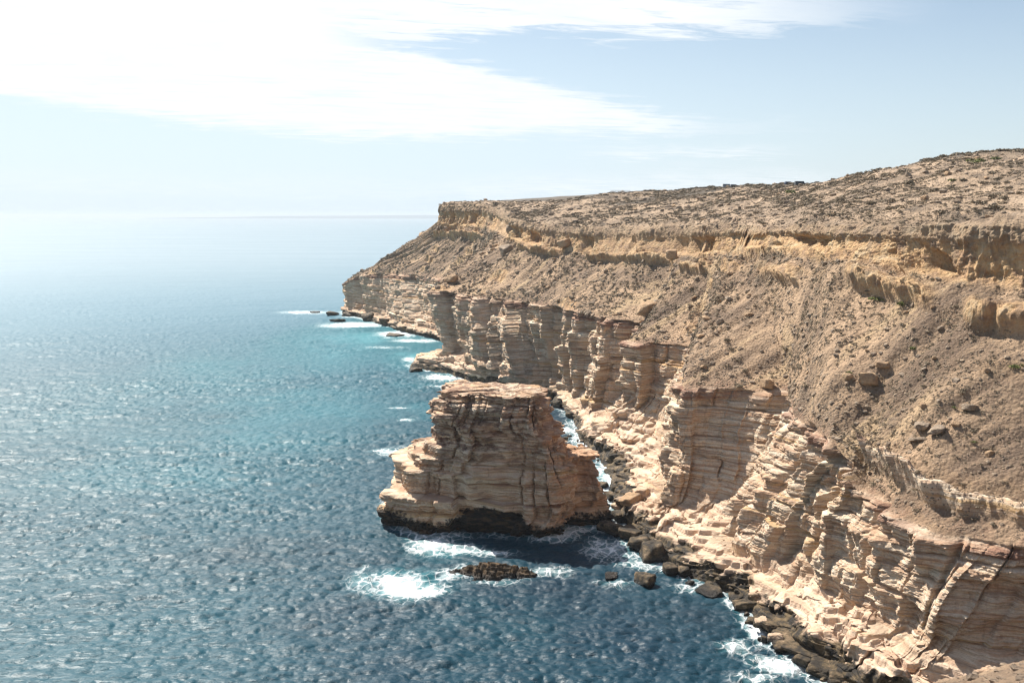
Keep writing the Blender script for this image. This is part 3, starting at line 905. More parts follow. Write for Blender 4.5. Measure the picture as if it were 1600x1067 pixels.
# ------------------------------------------------------------------ sea stack
def closed_stack(name, zs, xl, xr, yc, yb, skew, n=1000, pw=0.42, seed=0.0, scale=1.0, top_rough=0.5):
    """zs: heights; xl/xr: left and right edges; yc/yb: centre and half depth, all per height"""
    zz = np.concatenate([np.linspace(zs[0], zs[-1], int(460 * scale))])
    XL = np.interp(zz, zs, xl); XR = np.interp(zz, zs, xr); YC = np.interp(zz, zs, yc); YB = np.interp(zz, zs, yb)
    th0 = np.linspace(0, 1, n, endpoint=False)
    th = 2 * np.pi * (th0 + 0.10 * np.sin(2 * np.pi * th0) / (2 * np.pi) * 3)      # denser towards -Y
    th = -np.pi / 2 - np.pi + th
    c, s = np.cos(th), np.sin(th)
    rx = np.sign(c) * np.abs(c) ** pw; ry = np.sign(s) * np.abs(s) ** pw
    nrm = np.sqrt(rx * rx + ry * ry)
    X = (XL + XR)[:, None] / 2 + (XR - XL)[:, None] / 2 * rx[None, :]
    Y = YC[:, None] + YB[:, None] * ry[None, :] + skew * (X - (XL + XR)[:, None] / 2)
    Z = zz[:, None] + 0 * X
    base = np.stack([X, Y, Z], -1)
    per = np.concatenate([[0], np.cumsum(np.linalg.norm(np.diff(base[len(zz) // 2], axis=0), axis=1))])
    tx = np.roll(base, -4, 1) - np.roll(base, 4, 1)
    hn_ = np.stack([tx[..., 1], -tx[..., 0], 0 * tx[..., 0]], -1)
    hn_ /= np.linalg.norm(hn_, axis=2, keepdims=True) + 1e-9
    cen = np.stack([X - X.mean(1, keepdims=True), Y - Y.mean(1, keepdims=True)], -1)
    if (hn_[..., 0] * cen[..., 0] + hn_[..., 1] * cen[..., 1]).mean() < 0:
        hn_ = -hn_
    Sx = per[None, :] + 0 * X + seed
    kf, ff, tf = in_layers(Sx + 1.2 * nz(Z / 8, Sx / 20, 2.0), FACETS)
    d = 1.3 * rnd(kf, np.floor((Z + 2 * nz(Sx / 12, 1.0, 6.0)) / 8)) + (ff - 0.5) * 2.2 * rnd(kf, 0 * kf + 9) + cliff_relief(X, Y, Z, Sx, 1.3) + 1.7 * nz(X / 10, Y / 10, Z / 30 + seed, 2) - 0.6
    d *= sst(Z, zs[0] - 1, zs[0] + 4)
    side = base + hn_ * d[..., None]
    # cap: rings shrinking towards the middle with low rubbly relief
    ring = side[-1]
    cxy = ring[:, :2].mean(0)
    caps = []
    for f in np.linspace(0.03, 1.0, int(50 * scale)):
        q = ring.copy()
        q[:, :2] = ring[:, :2] * (1 - f) + cxy * f
        k = min(1, f * 9)
        q[:, 2] = ring[:, 2] * (1 - k) + (zs[-1] + 0.15) * k + top_rough * (nz(q[:, 0] / 3, q[:, 1] / 3, 1.1, 4, 0.6) + 0.8 * np.floor(2.2 * nz(q[:, 0] / 8, q[:, 1] / 8, 4.4))) * k
        caps.append(q)
    return np.concatenate([side, np.array(caps)], 0), n


def add_stack(specs, name):
    V = []; Fc = []; off = 0
    for sp in specs:
        g, n = closed_stack(name, **sp)
        V.append(g.reshape(-1, 3))
        Fc.append(grid_faces(g.shape[0], n, True) + off)
        off += g.shape[0] * n
    V = np.concatenate(V); Fc = np.concatenate(Fc)
    me = mesh_from(name, V, Fc)
    set_attr(me, 'bed', bedz(V[:, 0], V[:, 1], V[:, 2]) + 1.0)
    return link(name, me, M_STACK)


def sx(px, z, Y):
    """x on the sight line of column px at distance Y and height z"""
    dpt = Y * math.cos(PITCH) - (z - H) * math.sin(PITCH)
    return (px - 800) / F * dpt


zs = [-8, 0, 1.5, 4, 6, 9, 13.3, 13.6, 16.2, 16.5, 19.0, 19.4, 20, 22, 23.5, 26, 28.5, 30.9]
lpx = [622, 618, 610, 612, 614, 612, 610, 634, 638, 658, 664, 674, 672, 674, 674, 684, 694, 690]
rpx = [884, 886, 892, 908, 914, 906, 900, 897, 895, 893, 888, 884, 882, 880, 858, 855, 857, 857]
yc_ = [226, 226, 226, 226, 226, 226, 225, 225, 225, 225, 224, 224, 224, 224, 223.5, 223, 223, 223]
yb_ = [13, 13, 13.5, 14, 14, 13.5, 12.9, 12.5, 12.3, 12.0, 11.8, 11.4, 11.0, 10.8, 10.0, 9.8, 10.0, 9.9]
spec1 = dict(zs=zs, xl=[sx(a, b_, 222) for a, b_ in zip(lpx, zs)], xr=[sx(a, b_, 214) for a, b_ in zip(rpx, zs)], yc=yc_, yb=yb_, skew=-0.20, seed=0.0, pw=0.36)
zs2 = [-8, 0, 2, 4, 6, 9, 12, 14, 16.3]
l2 = [862, 862, 862, 862, 865, 868, 872, 878, 882]
r2 = [972, 965, 952, 950, 948, 940, 937, 934, 931]
spec2 = dict(zs=zs2, xl=[sx(a, b_, 224) for a, b_ in zip(l2, zs2)], xr=[sx(a, b_, 222) for a, b_ in zip(r2, zs2)],
             yc=[226] * 9, yb=[8.5, 8.2, 7.5, 7, 7, 6.5, 6.3, 6, 5.5], skew=-0.1, seed=210.0, n=700, scale=0.7)
stack = add_stack([spec1, spec2], "sea_stack")
tag(stack, "tall flat-topped rock stack of banded brown sandstone standing in the sea before the cliffs", "sea stack")
# ------------------------------------------------------------------ foreground slope below the viewpoint
naz, nr_ = 900, 260
az_ = np.radians(np.concatenate([np.linspace(-180, 5, 120, endpoint=False), np.linspace(5, 50, 660, endpoint=False), np.linspace(50, 180, 120)]))
rr = np.concatenate([np.linspace(0.0, 40, 60, endpoint=False), np.linspace(40, 120, 140, endpoint=False), np.linspace(120, 150, 60)])
azd = np.degrees(az_)
alpha = np.interp(azd, [-180, -120, -60, -20, 10, 17, 20, 22.2, 23.8, 26, 28.4, 32, 45, 90, 130, 180], [-3, 6, 20, 34, 36, 33, 28.5, 24.6, 23.2, 22.3, 21.3, 20.0, 17, 2, -5, -3])
edge_ = np.interp(azd, [-180, -100, -50, -15, 15, 21, 27, 35, 60, 100, 180], [150, 60, 30, 30, 45, 66, 80, 95, 150, 400, 400])
Rg = rr[None, :] + 0 * az_[:, None]
Ag = az_[:, None] + 0 * Rg
drop = np.maximum(0, Rg - edge_[:, None])
Zg = H - 1.75 - Rg * np.tan(np.radians(alpha))[:, None] - drop * 1.9
FX = Rg * np.sin(Ag); FY = Rg * np.cos(Ag)
rel = 0.55 * nz(FX / 5, FY / 5, 1.0, 3, 0.55) + 0.35 * nz(FX / 1.4, FY / 1.4, 2.0, 4, 0.62, ridged=True)
Zg = np.maximum(Zg + (rel - 0.1) * sst(Rg, 2, 12), -9 + 0 * Zg)
FG = np.stack([FX, FY, Zg], -1)
me = mesh_from("foreground", FG.reshape(-1, 3), grid_faces(*FG.shape[:2]))
for nm, v in (('bed', 50), ('m_cliff', 0), ('m_band', 0), ('m_ledge', 0), ('m_btop', 0), ('m_lip', 0.25), ('m_up', 0.35), ('m_heath', 0)):
    set_attr(me, nm, np.full(FG.shape[0] * FG.shape[1], v))
set_attr(me, 'along', FX); set_attr(me, 'down', FY)
n_fg = FG.shape[0] * FG.shape[1]
set_attr(me, 'tide', np.zeros(n_fg)); set_attr(me, 'm_cap', np.zeros(n_fg))
fgo = link("foreground_slope", me, M_LAND)
tag(fgo, "stony brown slope edge close to the viewpoint in the lower right corner", "slope", kind="structure")

# ------------------------------------------------------------------ distant land on the horizon
yy_ = np.linspace(23500, 31000, 24); xx_ = np.linspace(-9600, 2000, 160)
DX, DY = np.meshgrid(xx_, yy_)
env = np.interp(DX, [-9600, -8600, -6200, -4200, -2400, -1400, 2000], [-8, 15, 62, 74, 92, 66, 40])
DZ = env * sst(DY, 23500, 24600) * (0.85 + 0.25 * nz(DX / 1500, DY / 1500, 2.2, 3)) - 3
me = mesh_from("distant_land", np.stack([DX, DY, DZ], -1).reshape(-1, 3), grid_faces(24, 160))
md, t, b = new_mat("far_heath_hazed")
b.inputs['Base Color'].default_value = (0.06, 0.10, 0.14, 1)  # bluish tint: distance haze painted into the land colour
b.inputs['Roughness'].default_value = 0.95
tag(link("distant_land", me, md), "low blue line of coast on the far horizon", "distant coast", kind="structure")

# ------------------------------------------------------------------ sea
def wave_tile(N, Ltile, peak, direc, spread, seed, tail=1.0):
    r = np.random.default_rng(seed)
    k1 = np.fft.fftfreq(N, Ltile / N) * 2 * np.pi
    KX, KY = np.meshgrid(k1, k1)
    K = np.sqrt(KX ** 2 + KY ** 2); K[0, 0] = 1
    kp = 2 * np.pi / peak
    ph = np.exp(-1.25 * (kp / K) ** 2) / K ** (3.3)
    cosd = (KX * math.cos(direc) + KY * math.sin(direc)) / K
    ph *= (np.abs(cosd) ** spread + 0.06)
    ph[0, 0] = 0
    ph *= np.exp(-(K * 0.22) ** 2)
    a = np.sqrt(ph) * (r.normal(size=K.shape) + 1j * r.normal(size=K.shape))
    h = np.real(np.fft.ifft2(a)); sc_h = h.std()
    hx = np.real(np.fft.ifft2(1j * KX / K * a)); hy = np.real(np.fft.ifft2(1j * KY / K * a))
    return np.stack([hx / sc_h, hy / sc_h, h / sc_h], -1).astype(np.float32)


def samp(tile, L_, x_, y_, rot_):
    c, s = math.cos(rot_), math.sin(rot_)
    u = (x_ * c + y_ * s) / L_ * tile.shape[0]; v = (-x_ * s + y_ * c) / L_ * tile.shape[0]
    u0 = np.floor(u); v0 = np.floor(v); fu = (u - u0)[..., None]; fv = (v - v0)[..., None]
    N = tile.shape[0]
    u0 = u0.astype(int) % N; v0 = v0.astype(int) % N; u1 = (u0 + 1) % N; v1 = (v0 + 1) % N
    r = (tile[v0, u0] * (1 - fu) + tile[v0, u1] * fu) * (1 - fv) + (tile[v1, u0] * (1 - fu) + tile[v1, u1] * fu) * fv
    hx = r[..., 0] * c - r[..., 1] * s; hy = r[..., 0] * s + r[..., 1] * c
    return np.stack([hx, hy, r[..., 2]], -1)


pyr = np.concatenate([np.linspace(1300, 1100, 30, endpoint=False), np.linspace(1100, 420, int(850 * Q), endpoint=False), 420 - (420 - 341.0) * np.linspace(0, 1, int(150 * Q)) ** 0.8])
dep = PITCH + np.arctan((pyr - 533.5) / F)
rad = np.concatenate([[2.0, 40, 80], H / np.tan(dep)])
rad = np.concatenate([rad[rad < rad[-1]], [44000.0]])
saz = np.radians(np.concatenate([np.linspace(-180, -31, 70, endpoint=False), np.linspace(-31, 24, int(1250 * Q), endpoint=False), np.linspace(24, 180, 70)]))
RR, AA = np.meshgrid(rad, saz, indexing='ij')
X0 = RR * np.sin(AA); Y0 = RR * np.cos(AA)
wdir = math.radians(100)
tA = wave_tile(1024, 300.0, 13.0, wdir, 3, 21)
tB = wave_tile(512, 113.0, 6.0, wdir + 0.5, 2, 22)
tC = wave_tile(512, 71.0, 2.8, wdir - 0.25, 2, 23)
gr_r = np.maximum(RR ** 2 / (H * F) * 0.8, 0.2)
Wv = samp(tA, 300.0, X0, Y0, 0.0) * (0.18 * np.exp(-(gr_r / 7.0) ** 2))[..., None] + samp(tB, 113.0, X0, Y0, 0.7) * (0.080 * np.exp(-(gr_r / 3.0) ** 2))[..., None] + samp(tC, 71.0, X0, Y0, -0.3) * (0.040 * np.exp(-(gr_r / 1.6) ** 2))[..., None]
Wv *= (0.85 + 0.75 * nz(X0 / 110, Y0 / 50, 0.7, 3))[..., None]
SV = np.stack([X0 - Wv[..., 0] * 0.8, Y0 - Wv[..., 1] * 0.8, Wv[..., 2]], -1)
# swell humps
SV[..., 2] += 0.75 * nz((X0 + 0.3 * Y0) / 90, (Y0 - 0.3 * X0) / 22, 5.0, 2)

# distance to the shore on a coarse chart
gx_ = np.arange(-180, 140, 2.0); gy_ = np.arange(90, 860, 2.0)
CX, CY = np.meshgrid(gx_, gy_)
shore = []
iw = np.where((sk > -0.9) & (sk < 22.5))[0][::6]
rws = np.where((tt > 0.5) & (tt < 1.9))[0]
for j in iw:
    col = TP[rws, j]
    q = np.argmin(np.abs(col[:, 2]))
    shore.append(col[q, :2])
th_ = np.linspace(0, 2 * np.pi, 160)
ste = np.stack([-8 + 21 * np.sign(np.cos(th_)) * np.abs(np.cos(th_)) ** .5, 226 + 13 * np.sign(np.sin(th_)) * np.abs(np.sin(th_)) ** .5 - 0.2 * 21 * np.cos(th_)], -1)
ste2 = np.stack([17 + 7 * np.cos(th_[::2]), 226 + 8 * np.sin(th_[::2])], -1)
reef_c = P(775, 893, 0)
shore = np.concatenate([np.array(shore), ste, ste2, [reef_c[:2] + (a, 0) for a in (-6, -3, 0, 3, 6)]])
dist = np.full(CX.shape, 1e9)
for i in range(0, len(shore), 40):
    s_ = shore[i:i + 40]
    d = np.sqrt((CX[..., None] - s_[:, 0]) ** 2 + (CY[..., None] - s_[:, 1]) ** 2).min(-1)
    dist = np.minimum(dist, d)


def chart(x_, y_):
    u = (x_ - gx_[0]) / 2.0; v = (y_ - gy_[0]) / 2.0
    u = np.clip(u, 0, len(gx_) - 1.001); v = np.clip(v, 0, len(gy_) - 1.001)
    a = u.astype(int); b_ = v.astype(int); fu = u - a; fv = v - b_
    return (dist[b_, a] * (1 - fu) + dist[b_, a + 1] * fu) * (1 - fv) + (dist[b_ + 1, a] * (1 - fu) + dist[b_ + 1, a + 1] * fu) * fv


ds_ = chart(X0, Y0)
shore_n = 0.5 + 0.9 * nz(X0 / 14, Y0 / 14, 2.2, 2)
foam = np.clip(1 - ds_ / (3.0 + 5.0 * np.clip(shore_n, 0, 1.5)), 0, 1) * np.clip(shore_n + 0.35, 0.3, 1)
# surf patches: photo column, row, half sizes, strength, slant
PATCH = [(625, 915, 52, 20, 1.15, 0.15), (660, 925, 35, 12, 1.2, -0.25), (565, 905, 30, 14, 0.7, 0), (700, 898, 30, 10, 0.8, 0), (675, 850, 45, 17, 1.0, 0.3),
         (720, 858, 50, 9, 0.9, 0.12), (770, 865, 45, 7, 0.75, 0), (690, 831, 30, 5, 0.9, 0.1), (860, 893, 40, 9, 0.75, 0), (780, 908, 55, 7, 0.6, 0), (960, 858, 50, 22, 0.75, 0.3), (905, 826, 12, 4, 0.8, 0.3),
         (1000, 880, 45, 14, 0.7, 0.2), (960, 912, 35, 8, 0.6, 0), (1090, 918, 40, 10, 0.65, 0.2), (1165, 950, 22, 18, 1.1, 0.5), (1185, 985, 22, 26, 1.1, 0.2), (1150, 1010, 30, 14, 0.8, 0), (1215, 1040, 36, 14, 1.1, 0.4), (1180, 1060, 40, 10, 0.7, 0.4),
         (570, 885, 10, 8, 0.6, 0), (555, 508, 75, 7, 1.1, 0.14), (620, 522, 50, 7, 1.2, 0.2), (480, 488, 60, 4, 0.9, 0.1), (650, 532, 60, 5, 1.0, 0.1), (560, 495, 40, 3, 0.9, 0.1),
         (600, 543, 60, 3, 0.6, 0.1), (690, 590, 42, 7, 1.1, 0.2), (640, 562, 18, 7, 0.9, 0.2), (700, 604, 45, 4, 0.9, 0.1), (625, 636, 28, 2.5, 0.85, 0.05), (635, 656, 20, 3.5, 0.85, 0.1),
         (612, 706, 30, 6, 0.95, 0.25), (640, 700, 40, 5, 0.5, 0), (885, 672, 26, 7, 0.9, 0.4), (905, 703, 28, 8, 0.9, 0.3), (935, 735, 18, 12, 0.8, 0.6), (750, 600, 60, 6, 0.7, 0), (590, 480, 20, 3, 0.8, 0)]
for (px, py, rx, ry, st, sl_) in PATCH:
    c = P(px, py, 0)
    R_ = math.hypot(c[0], c[1])
    fk = 1.25 if R_ < 330 else 0.8
    ax = fk * rx / F * R_; ay = fk * ry * R_ * R_ / (H * F)
    ux = X0 - c[0]; uy = Y0 - c[1]
    uy = uy + sl_ * ux * (ay / ax) * 0.8 * 1.0
    wx = ux / ax + 0.35 * nz(X0 / (ax * .6), Y0 / (ay * .6), px * .01, 2); wy = uy / ay + 0.45 * nz(X0 / (ax * .5), Y0 / (ay * .5), py * .01 + 9, 2)
    foam = np.maximum(foam, st * np.exp(-(wx ** 2 + wy ** 2) * 1.1)) if True else foam
# turquoise shoals and dark reef, in the plan of the bay
shal = np.zeros_like(X0)
for (px, py, rx, ry, st) in [(560, 530, 130, 38, 1.0), (640, 555, 60, 20, 0.9), (430, 560, 170, 50, 0.55), (470, 640, 200, 50, 0.50), (350, 690, 260, 40, 0.42), (250, 740, 260, 40, 0.35), (640, 600, 70, 20, 0.35),
                            (700, 590, 30, 12, 0.6), (660, 640, 60, 20, 0.45), (950, 765, 16, 14, 1.0), (930, 740, 14, 12, 0.8), (625, 910, 85, 30, 0.55), (690, 860, 60, 22, 0.4), (760, 960, 140, 60, 0.14), (200, 620, 250, 60, 0.30), (120, 900, 140, 60, 0.12)]:
    c = P(px, py, 0)
    R_ = math.hypot(c[0], c[1])
    ax = rx / F * R_; ay = ry * R_ * R_ / (H * F)
    g = np.exp(-(((X0 - c[0]) / ax) ** 2 + ((Y0 - c[1]) / ay) ** 2))
    shal = np.maximum(shal, st * g * (0.85 + 0.6 * nz(X0 / (ax * .5), Y0 / (ay * .5), px * 0.013, 3)))
kelp = np.zeros_like(X0)
for (px, py, rx, ry, st) in [(400, 870, 170, 45, 0.7), (520, 960, 120, 40, 0.6), (1080, 960, 90, 30, 0.6), (200, 930, 120, 30, 0.4), (930, 930, 100, 30, .4)]:
    c = P(px, py, 0)
    R_ = math.hypot(c[0], c[1])
    ax = rx / F * R_; ay = ry * R_ * R_ / (H * F)
    kelp = np.maximum(kelp, st * np.exp(-(((X0 - c[0]) / ax) ** 2 + ((Y0 - c[1]) / ay) ** 2)) * (0.8 + 0.8 * nz(X0 / (ax * .4), Y0 / (ay * .4), py * 0.013, 3)))
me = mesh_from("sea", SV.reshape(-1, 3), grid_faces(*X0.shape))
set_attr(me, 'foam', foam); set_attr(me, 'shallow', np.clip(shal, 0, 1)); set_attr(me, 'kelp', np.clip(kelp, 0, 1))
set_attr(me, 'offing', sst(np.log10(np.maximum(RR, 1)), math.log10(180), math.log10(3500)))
if me.polygons[1000].normal.z < 0:
    me.flip_normals()


def sea_material():
    m, t, b = new_mat("sea_water")
    pos = t.node('ShaderNodeNewGeometry').outputs['Position']
    px_, py_, pz_ = t.sep(pos)
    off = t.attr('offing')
    big = t.noise(t.scalev(pos, (0.010, 0.006, 0.0)), 1.0, 4, 0.6)
    deep = t.mix(t.step(big, 0.35, 0.65), (0.001, 0.016, 0.036, 1), (0.001, 0.040, 0.062, 1))
    deep = t.mix(t.step(px_, 10.0, -70.0, 0.0, 0.8), deep, (0.003, 0.072, 0.102, 1))
    c = t.mix(t.step(off, 0.08, 0.62), deep, (0.045, 0.155, 0.215, 1))  # middle distance lightened: sky reflection painted into the water colour
    c = t.mix(t.step(off, 0.30, 0.95), c, (0.20, 0.285, 0.33, 1))  # far water paler still, sky sheen and haze put into its colour
    sh = t.attr('shallow')
    c = t.mix(t.step(sh, 0.0, 0.55), c, (0.008, 0.115, 0.15, 1))
    c = t.mix(t.step(sh, 0.5, 1.0), c, (0.05, 0.22, 0.26, 1))
    c = t.mix(t.math('MULTIPLY', t.attr('kelp'), 0.6), c, (0.010, 0.018, 0.030, 1))
    # foam lace
    fo = t.attr('foam')
    f1 = t.noise(t.scalev(pos, (0.35, 0.28, 0.3)), 1.0, 8, 0.70, 1.2)
    f2 = t.voro(t.vmath('ADD', t.scalev(pos, (0.55, 0.38, 0.3)), t.scalev(t.comb(f1, f1, f1), 1.6)), 1.0, 'DISTANCE_TO_EDGE')
    lace = t.math('SUBTRACT', 1.0, t.step(f2, 0.0, 0.16))
    k = t.math('ADD', t.math('MULTIPLY', fo, 1.02), t.math('SUBTRACT', t.math('ADD', t.math('MULTIPLY', f1, 0.95), t.math('MULTIPLY', lace, 0.40)), 1.10))
    fm = t.math('MULTIPLY', t.step(k, -0.15, 0.70), t.step(fo, 0.06, 0.45))
    c = t.mix(t.math('MULTIPLY', t.step(fo, 0.2, 0.9), 0.35), c, (0.10, 0.34, 0.36, 1))
    c = t.mix(fm, c, (0.82, 0.86, 0.87, 1))
    t.put(b.inputs['Base Color'], c)
    b.inputs['IOR'].default_value = 1.333
    b.inputs['Specular IOR Level'].default_value = 0.5
    lanes = t.noise(t.scalev(pos, (0.0022, 0.010, 0.0)), 1.0, 5, 0.6, 0.5)
    r = t.math('ADD', 0.46, t.math('MULTIPLY', t.step(off, 0.0, 0.55), -0.08))
    r = t.math('ADD', r, t.math('MULTIPLY', t.math('SUBTRACT', lanes, 0.5), t.math('MULTIPLY', off, 0.25)))
    t.put(b.inputs['Roughness'], t.math('ADD', r, t.math('MULTIPLY', fm, 0.5)))
    # ripples
    wv = t.node('ShaderNodeMapping'); wv.inputs['Rotation'].default_value = (0, 0, 0.18); wv.inputs['Scale'].default_value = (0.42, 1.9, 1.0)
    t.l.new(pos, wv.inputs['Vector'])
    r1 = t.noise(wv.outputs[0], 0.75, 4, 0.62, 0.3)
    r2 = t.noise(pos, 1.4, 1, 0.6)
    rid = t.math('SUBTRACT', 1.0, t.math('ABSOLUTE', t.math('SUBTRACT', t.math('MULTIPLY', r1, 2.0), 1.0)))
    h = t.math('ADD', t.math('MULTIPLY', rid, 0.42), t.math('ADD', t.math('MULTIPLY', r1, 0.4), t.math('MULTIPLY', r2, 0.16)))
    h = t.math('ADD', h, t.math('MULTIPLY', fm, 0.4))
    bn = t.node('ShaderNodeBump')
    t.put(bn.inputs['Height'], h)
    t.put(bn.inputs['Strength'], t.math('SUBTRACT', 1.0, t.math('MULTIPLY', off, 0.75)))
    bn.inputs['Distance'].default_value = 0.45
    t.l.new(bn.outputs[0], b.inputs['Normal'])
    return m


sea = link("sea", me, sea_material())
tag(sea, "choppy deep teal sea with white surf at the cliff foot", "sea", kind="structure")
# ------------------------------------------------------------------ rocks
import bmesh


def ico(sub):
    bm = bmesh.new()
    bmesh.ops.create_icosphere(bm, subdivisions=sub, radius=1.0)
    v = np.array([p.co[:] for p in bm.verts]); f = np.array([[q.index for q in p.verts] for p in bm.faces])
    bm.free()
    return v / np.linalg.norm(v, axis=1)[:, None], f


ICO = {k: ico(k) for k in (1, 2, 3, 4)}


def rock_shape(seed, sub=3, nplanes=13, rough=0.06, blocky=0.5):
    """a broken block: sphere directions cut by random planes, then weathered"""
    r = np.random.default_rng(seed)
    d, f = ICO[sub]
    n = r.normal(size=(nplanes, 3)); n /= np.linalg.norm(n, axis=1)[:, None]
    box = np.array([[1, 0, 0], [-1, 0, 0], [0, 1, 0], [0, -1, 0], [0, 0, 1], [0, 0, -1]], float) + r.normal(size=(6, 3)) * 0.15
    box /= np.linalg.norm(box, axis=1)[:, None]
    n = np.concatenate([n, box])
    h = np.concatenate([r.uniform(0.72, 1.05, nplanes), r.uniform(0.62, 0.85, 6)])
    dots = d @ n.T
    q = np.where(dots > 0.05, h / np.maximum(dots, 0.05), 9.0)
    rad_ = q.min(1)
    rad_ = rad_ * blocky + np.sort(q, 1)[:, :2].mean(1) * (1 - blocky)
    rad_ = np.minimum(rad_, 1.35)
    v = d * rad_[:, None]
    if sub >= 3:
        v = v * (1 + rough * 1.6 * nz(v[:, 0] * 1.5 + seed, v[:, 1] * 1.5, v[:, 2] * 1.5, 3, 0.6) + rough * nz(v[:, 0] * 5, v[:, 1] * 5 + seed, v[:, 2] * 9, 2, 0.6))[:, None]
    return v, f


ROCKS = []
for i in range(14):
    v, f = rock_shape(100 + i, 4, 9, 0.10, 0.95)
    ROCKS.append(v)
RF = ICO[4][1]
rock_cache = {}


def rock(name, loc, size, mat, label, cat="rock", group=None, seed=0, flat=0.7, rz=0.0, tilt=0.0, sink=0.3, long_=1.25):
    key = (seed % 14, mat.name, name)
    if key not in rock_cache:
        rock_cache[key] = mesh_from(name, ROCKS[seed % 14], RF)
        rock_cache[key].materials.append(mat)
    o = bpy.data.objects.new(name, rock_cache[key])
    COL.objects.link(o)
    o.location = (loc[0], loc[1], loc[2] + size * flat * (0.75 - sink * 1.5))
    o.scale = (size * long_, size * 0.95, size * flat)
    o.rotation_euler = (tilt, tilt * 0.5, rz)
    return tag(o, label, cat, group)


SEA_ROCKS = [
    (1018, 866, 3.4, .75, 'D', "largest dark boulder at the water's edge right of the sea stack"),
    (1000, 852, 2.3, .8, 'D', "dark boulder leaning on the landward side of the largest shore boulder"),
    (1047, 893, 1.7, .9, 'D', "upright brown boulder standing in the surf, left one of a pair"),
    (1068, 898, 1.6, .8, 'D', "rounded brown boulder in the surf, right one of a pair"),
    (1006, 908, 1.9, .8, 'D', "lone black rock in open surf in front of the pale shore ledge"),
    (955, 898, 1.6, .3, 'D', "low reddish rock barely awash between the stack and the shore"),
    (1078, 911, 0.9, .6, 'D', "small dark rock in the foam beside the brown boulder pair"),
    (1108, 921, 2.6, .25, 'D', "flat black rock slab awash below the pale shore ledge"),
    (985, 833, 3.2, .55, 'D', "broad dark rock joining the stack's foot to the pale shore"),
    (955, 826, 3.0, .6, 'D', "dark rock wedged against the right foot of the sea stack"),
    (972, 812, 2.4, .6, 'P', "brown rock on top of the dark ones at the right foot of the stack"),
    (930, 693, 3.0, .4, 'D', "flat dark rock in the channel behind the sea stack"),
    (915, 675, 2.6, .45, 'D', "dark wedge of rock at the head of the channel behind the stack"),
    (948, 708, 3.0, .45, 'D', "smooth dark slab in the white water of the channel"),
    (985, 725, 3.0, .5, 'D', "craggy brown rock mass on the channel shore"),
    (962, 738, 2.6, .7, 'D', "black boulder in the middle of the channel"),
    (975, 757, 4.2, .5, 'D', "long slanting dark slab running down to the channel"),
    (943, 757, 1.6, .6, 'D', "small dark rock beside the stack's right wall in the channel"),
    (955, 775, 1.8, .6, 'D', "dark rock beside the green pool of the channel"),
    (985, 783, 2.4, .6, 'O', "brown rock on the shore above the green pool"),
    (1003, 772, 2.0, .7, 'P', "pale rock on the shore above the green pool"),
    (968, 793, 1.7, .5, 'P', "pale low rock at the edge of the green pool"),
    (880, 628, 4.0, .8, 'D', "tall dark leaning block at the head of the bay behind the stack"),
    (866, 618, 4.0, .7, 'D', "dark slanting slab just right of the top of the stack"),
    (897, 640, 3.0, .7, 'D', "dark block at the foot of the banded buttress behind the stack"),
    (910, 655, 2.4, .6, 'D', "dark rock in the corner below the banded buttress"),
    (775, 598, 4.0, .6, 'D', "left dark block of the pile seen over the flat top of the stack"),
    (795, 596, 4.4, .8, 'D', "tall dark block of the pile seen over the flat top of the stack"),
    (815, 600, 4.0, .7, 'D', "right dark block of the pile seen over the flat top of the stack"),
    (838, 606, 3.4, .6, 'D', "dark block behind the right end of the stack's flat top"),
    (650, 574, 3.4, .35, 'D', "low dark rock off the tip of the second headland"),
    (520, 484, 5.0, .35, 'D', "flat grey rock off the tip of the far headland"),
    (493, 483, 3.4, .2, 'D', "low reef rock in the foam farthest off the far headland"),
    (528, 494, 5.0, .25, 'D', "flat rock just below the tip of the far headland"),
    (545, 486, 5.0, .4, 'D', "grey rock against the foot of the far headland's tip"),
    (575, 492, 5.5, .7, 'D', "dark rock cone at the foot of the far headland"),
    (600, 503, 4.0, .5, 'D', "dark rock in the surf under the middle of the far headland"),
    (617, 518, 4.5, .25, 'D', "flat black rock in the surf near the inner bay of the far headland"),
    (1205, 978, 2.6, .35, 'D', "wet olive shore slab farthest from the corner, under the overhanging ledge"),
    (1232, 1003, 3.4, .35, 'D', "large wet dark slab between the surf and the near ledge"),
    (1262, 1020, 3.0, .3, 'D', "wet black slab at the foot of the near rock bench"),
    (1285, 1043, 3.0, .35, 'D', "yellowish wet rock slab beside the brightest surf"),
    (1318, 1056, 3.2, .4, 'D', "wet slab lowest in view below the near ledge"),
    (1165, 948, 2.0, .5, 'D', "dark rock under the overhang of the pale bench"),
    (1150, 936, 1.5, .5, 'D', "small dark rock where the surf meets the pale bench"),
]
MM = {'D': M_DARK, 'P': M_PALE, 'O': M_OCHRE, 'G': M_GREY}
rg = np.random.default_rng(77)
for i, (px, py, sz, fl_, mk, lb) in enumerate(SEA_ROCKS):
    g = ground_at(px, py, -1, 3.2)
    p = P(px, py + 0.25 * sz * F / 250, 0)
    if mk != 'D' or np.hypot(*(g[:2] - p[:2])) < 2.0:
        p = g
    rock("shore_rock", (p[0], p[1], max(0.0, p[2])), sz, MM[mk], lb, group="rocks along the water's edge", seed=i * 5 + 1, flat=fl_, rz=rg.uniform(0, 6), tilt=rg.uniform(-.2, .2), sink=0.25)

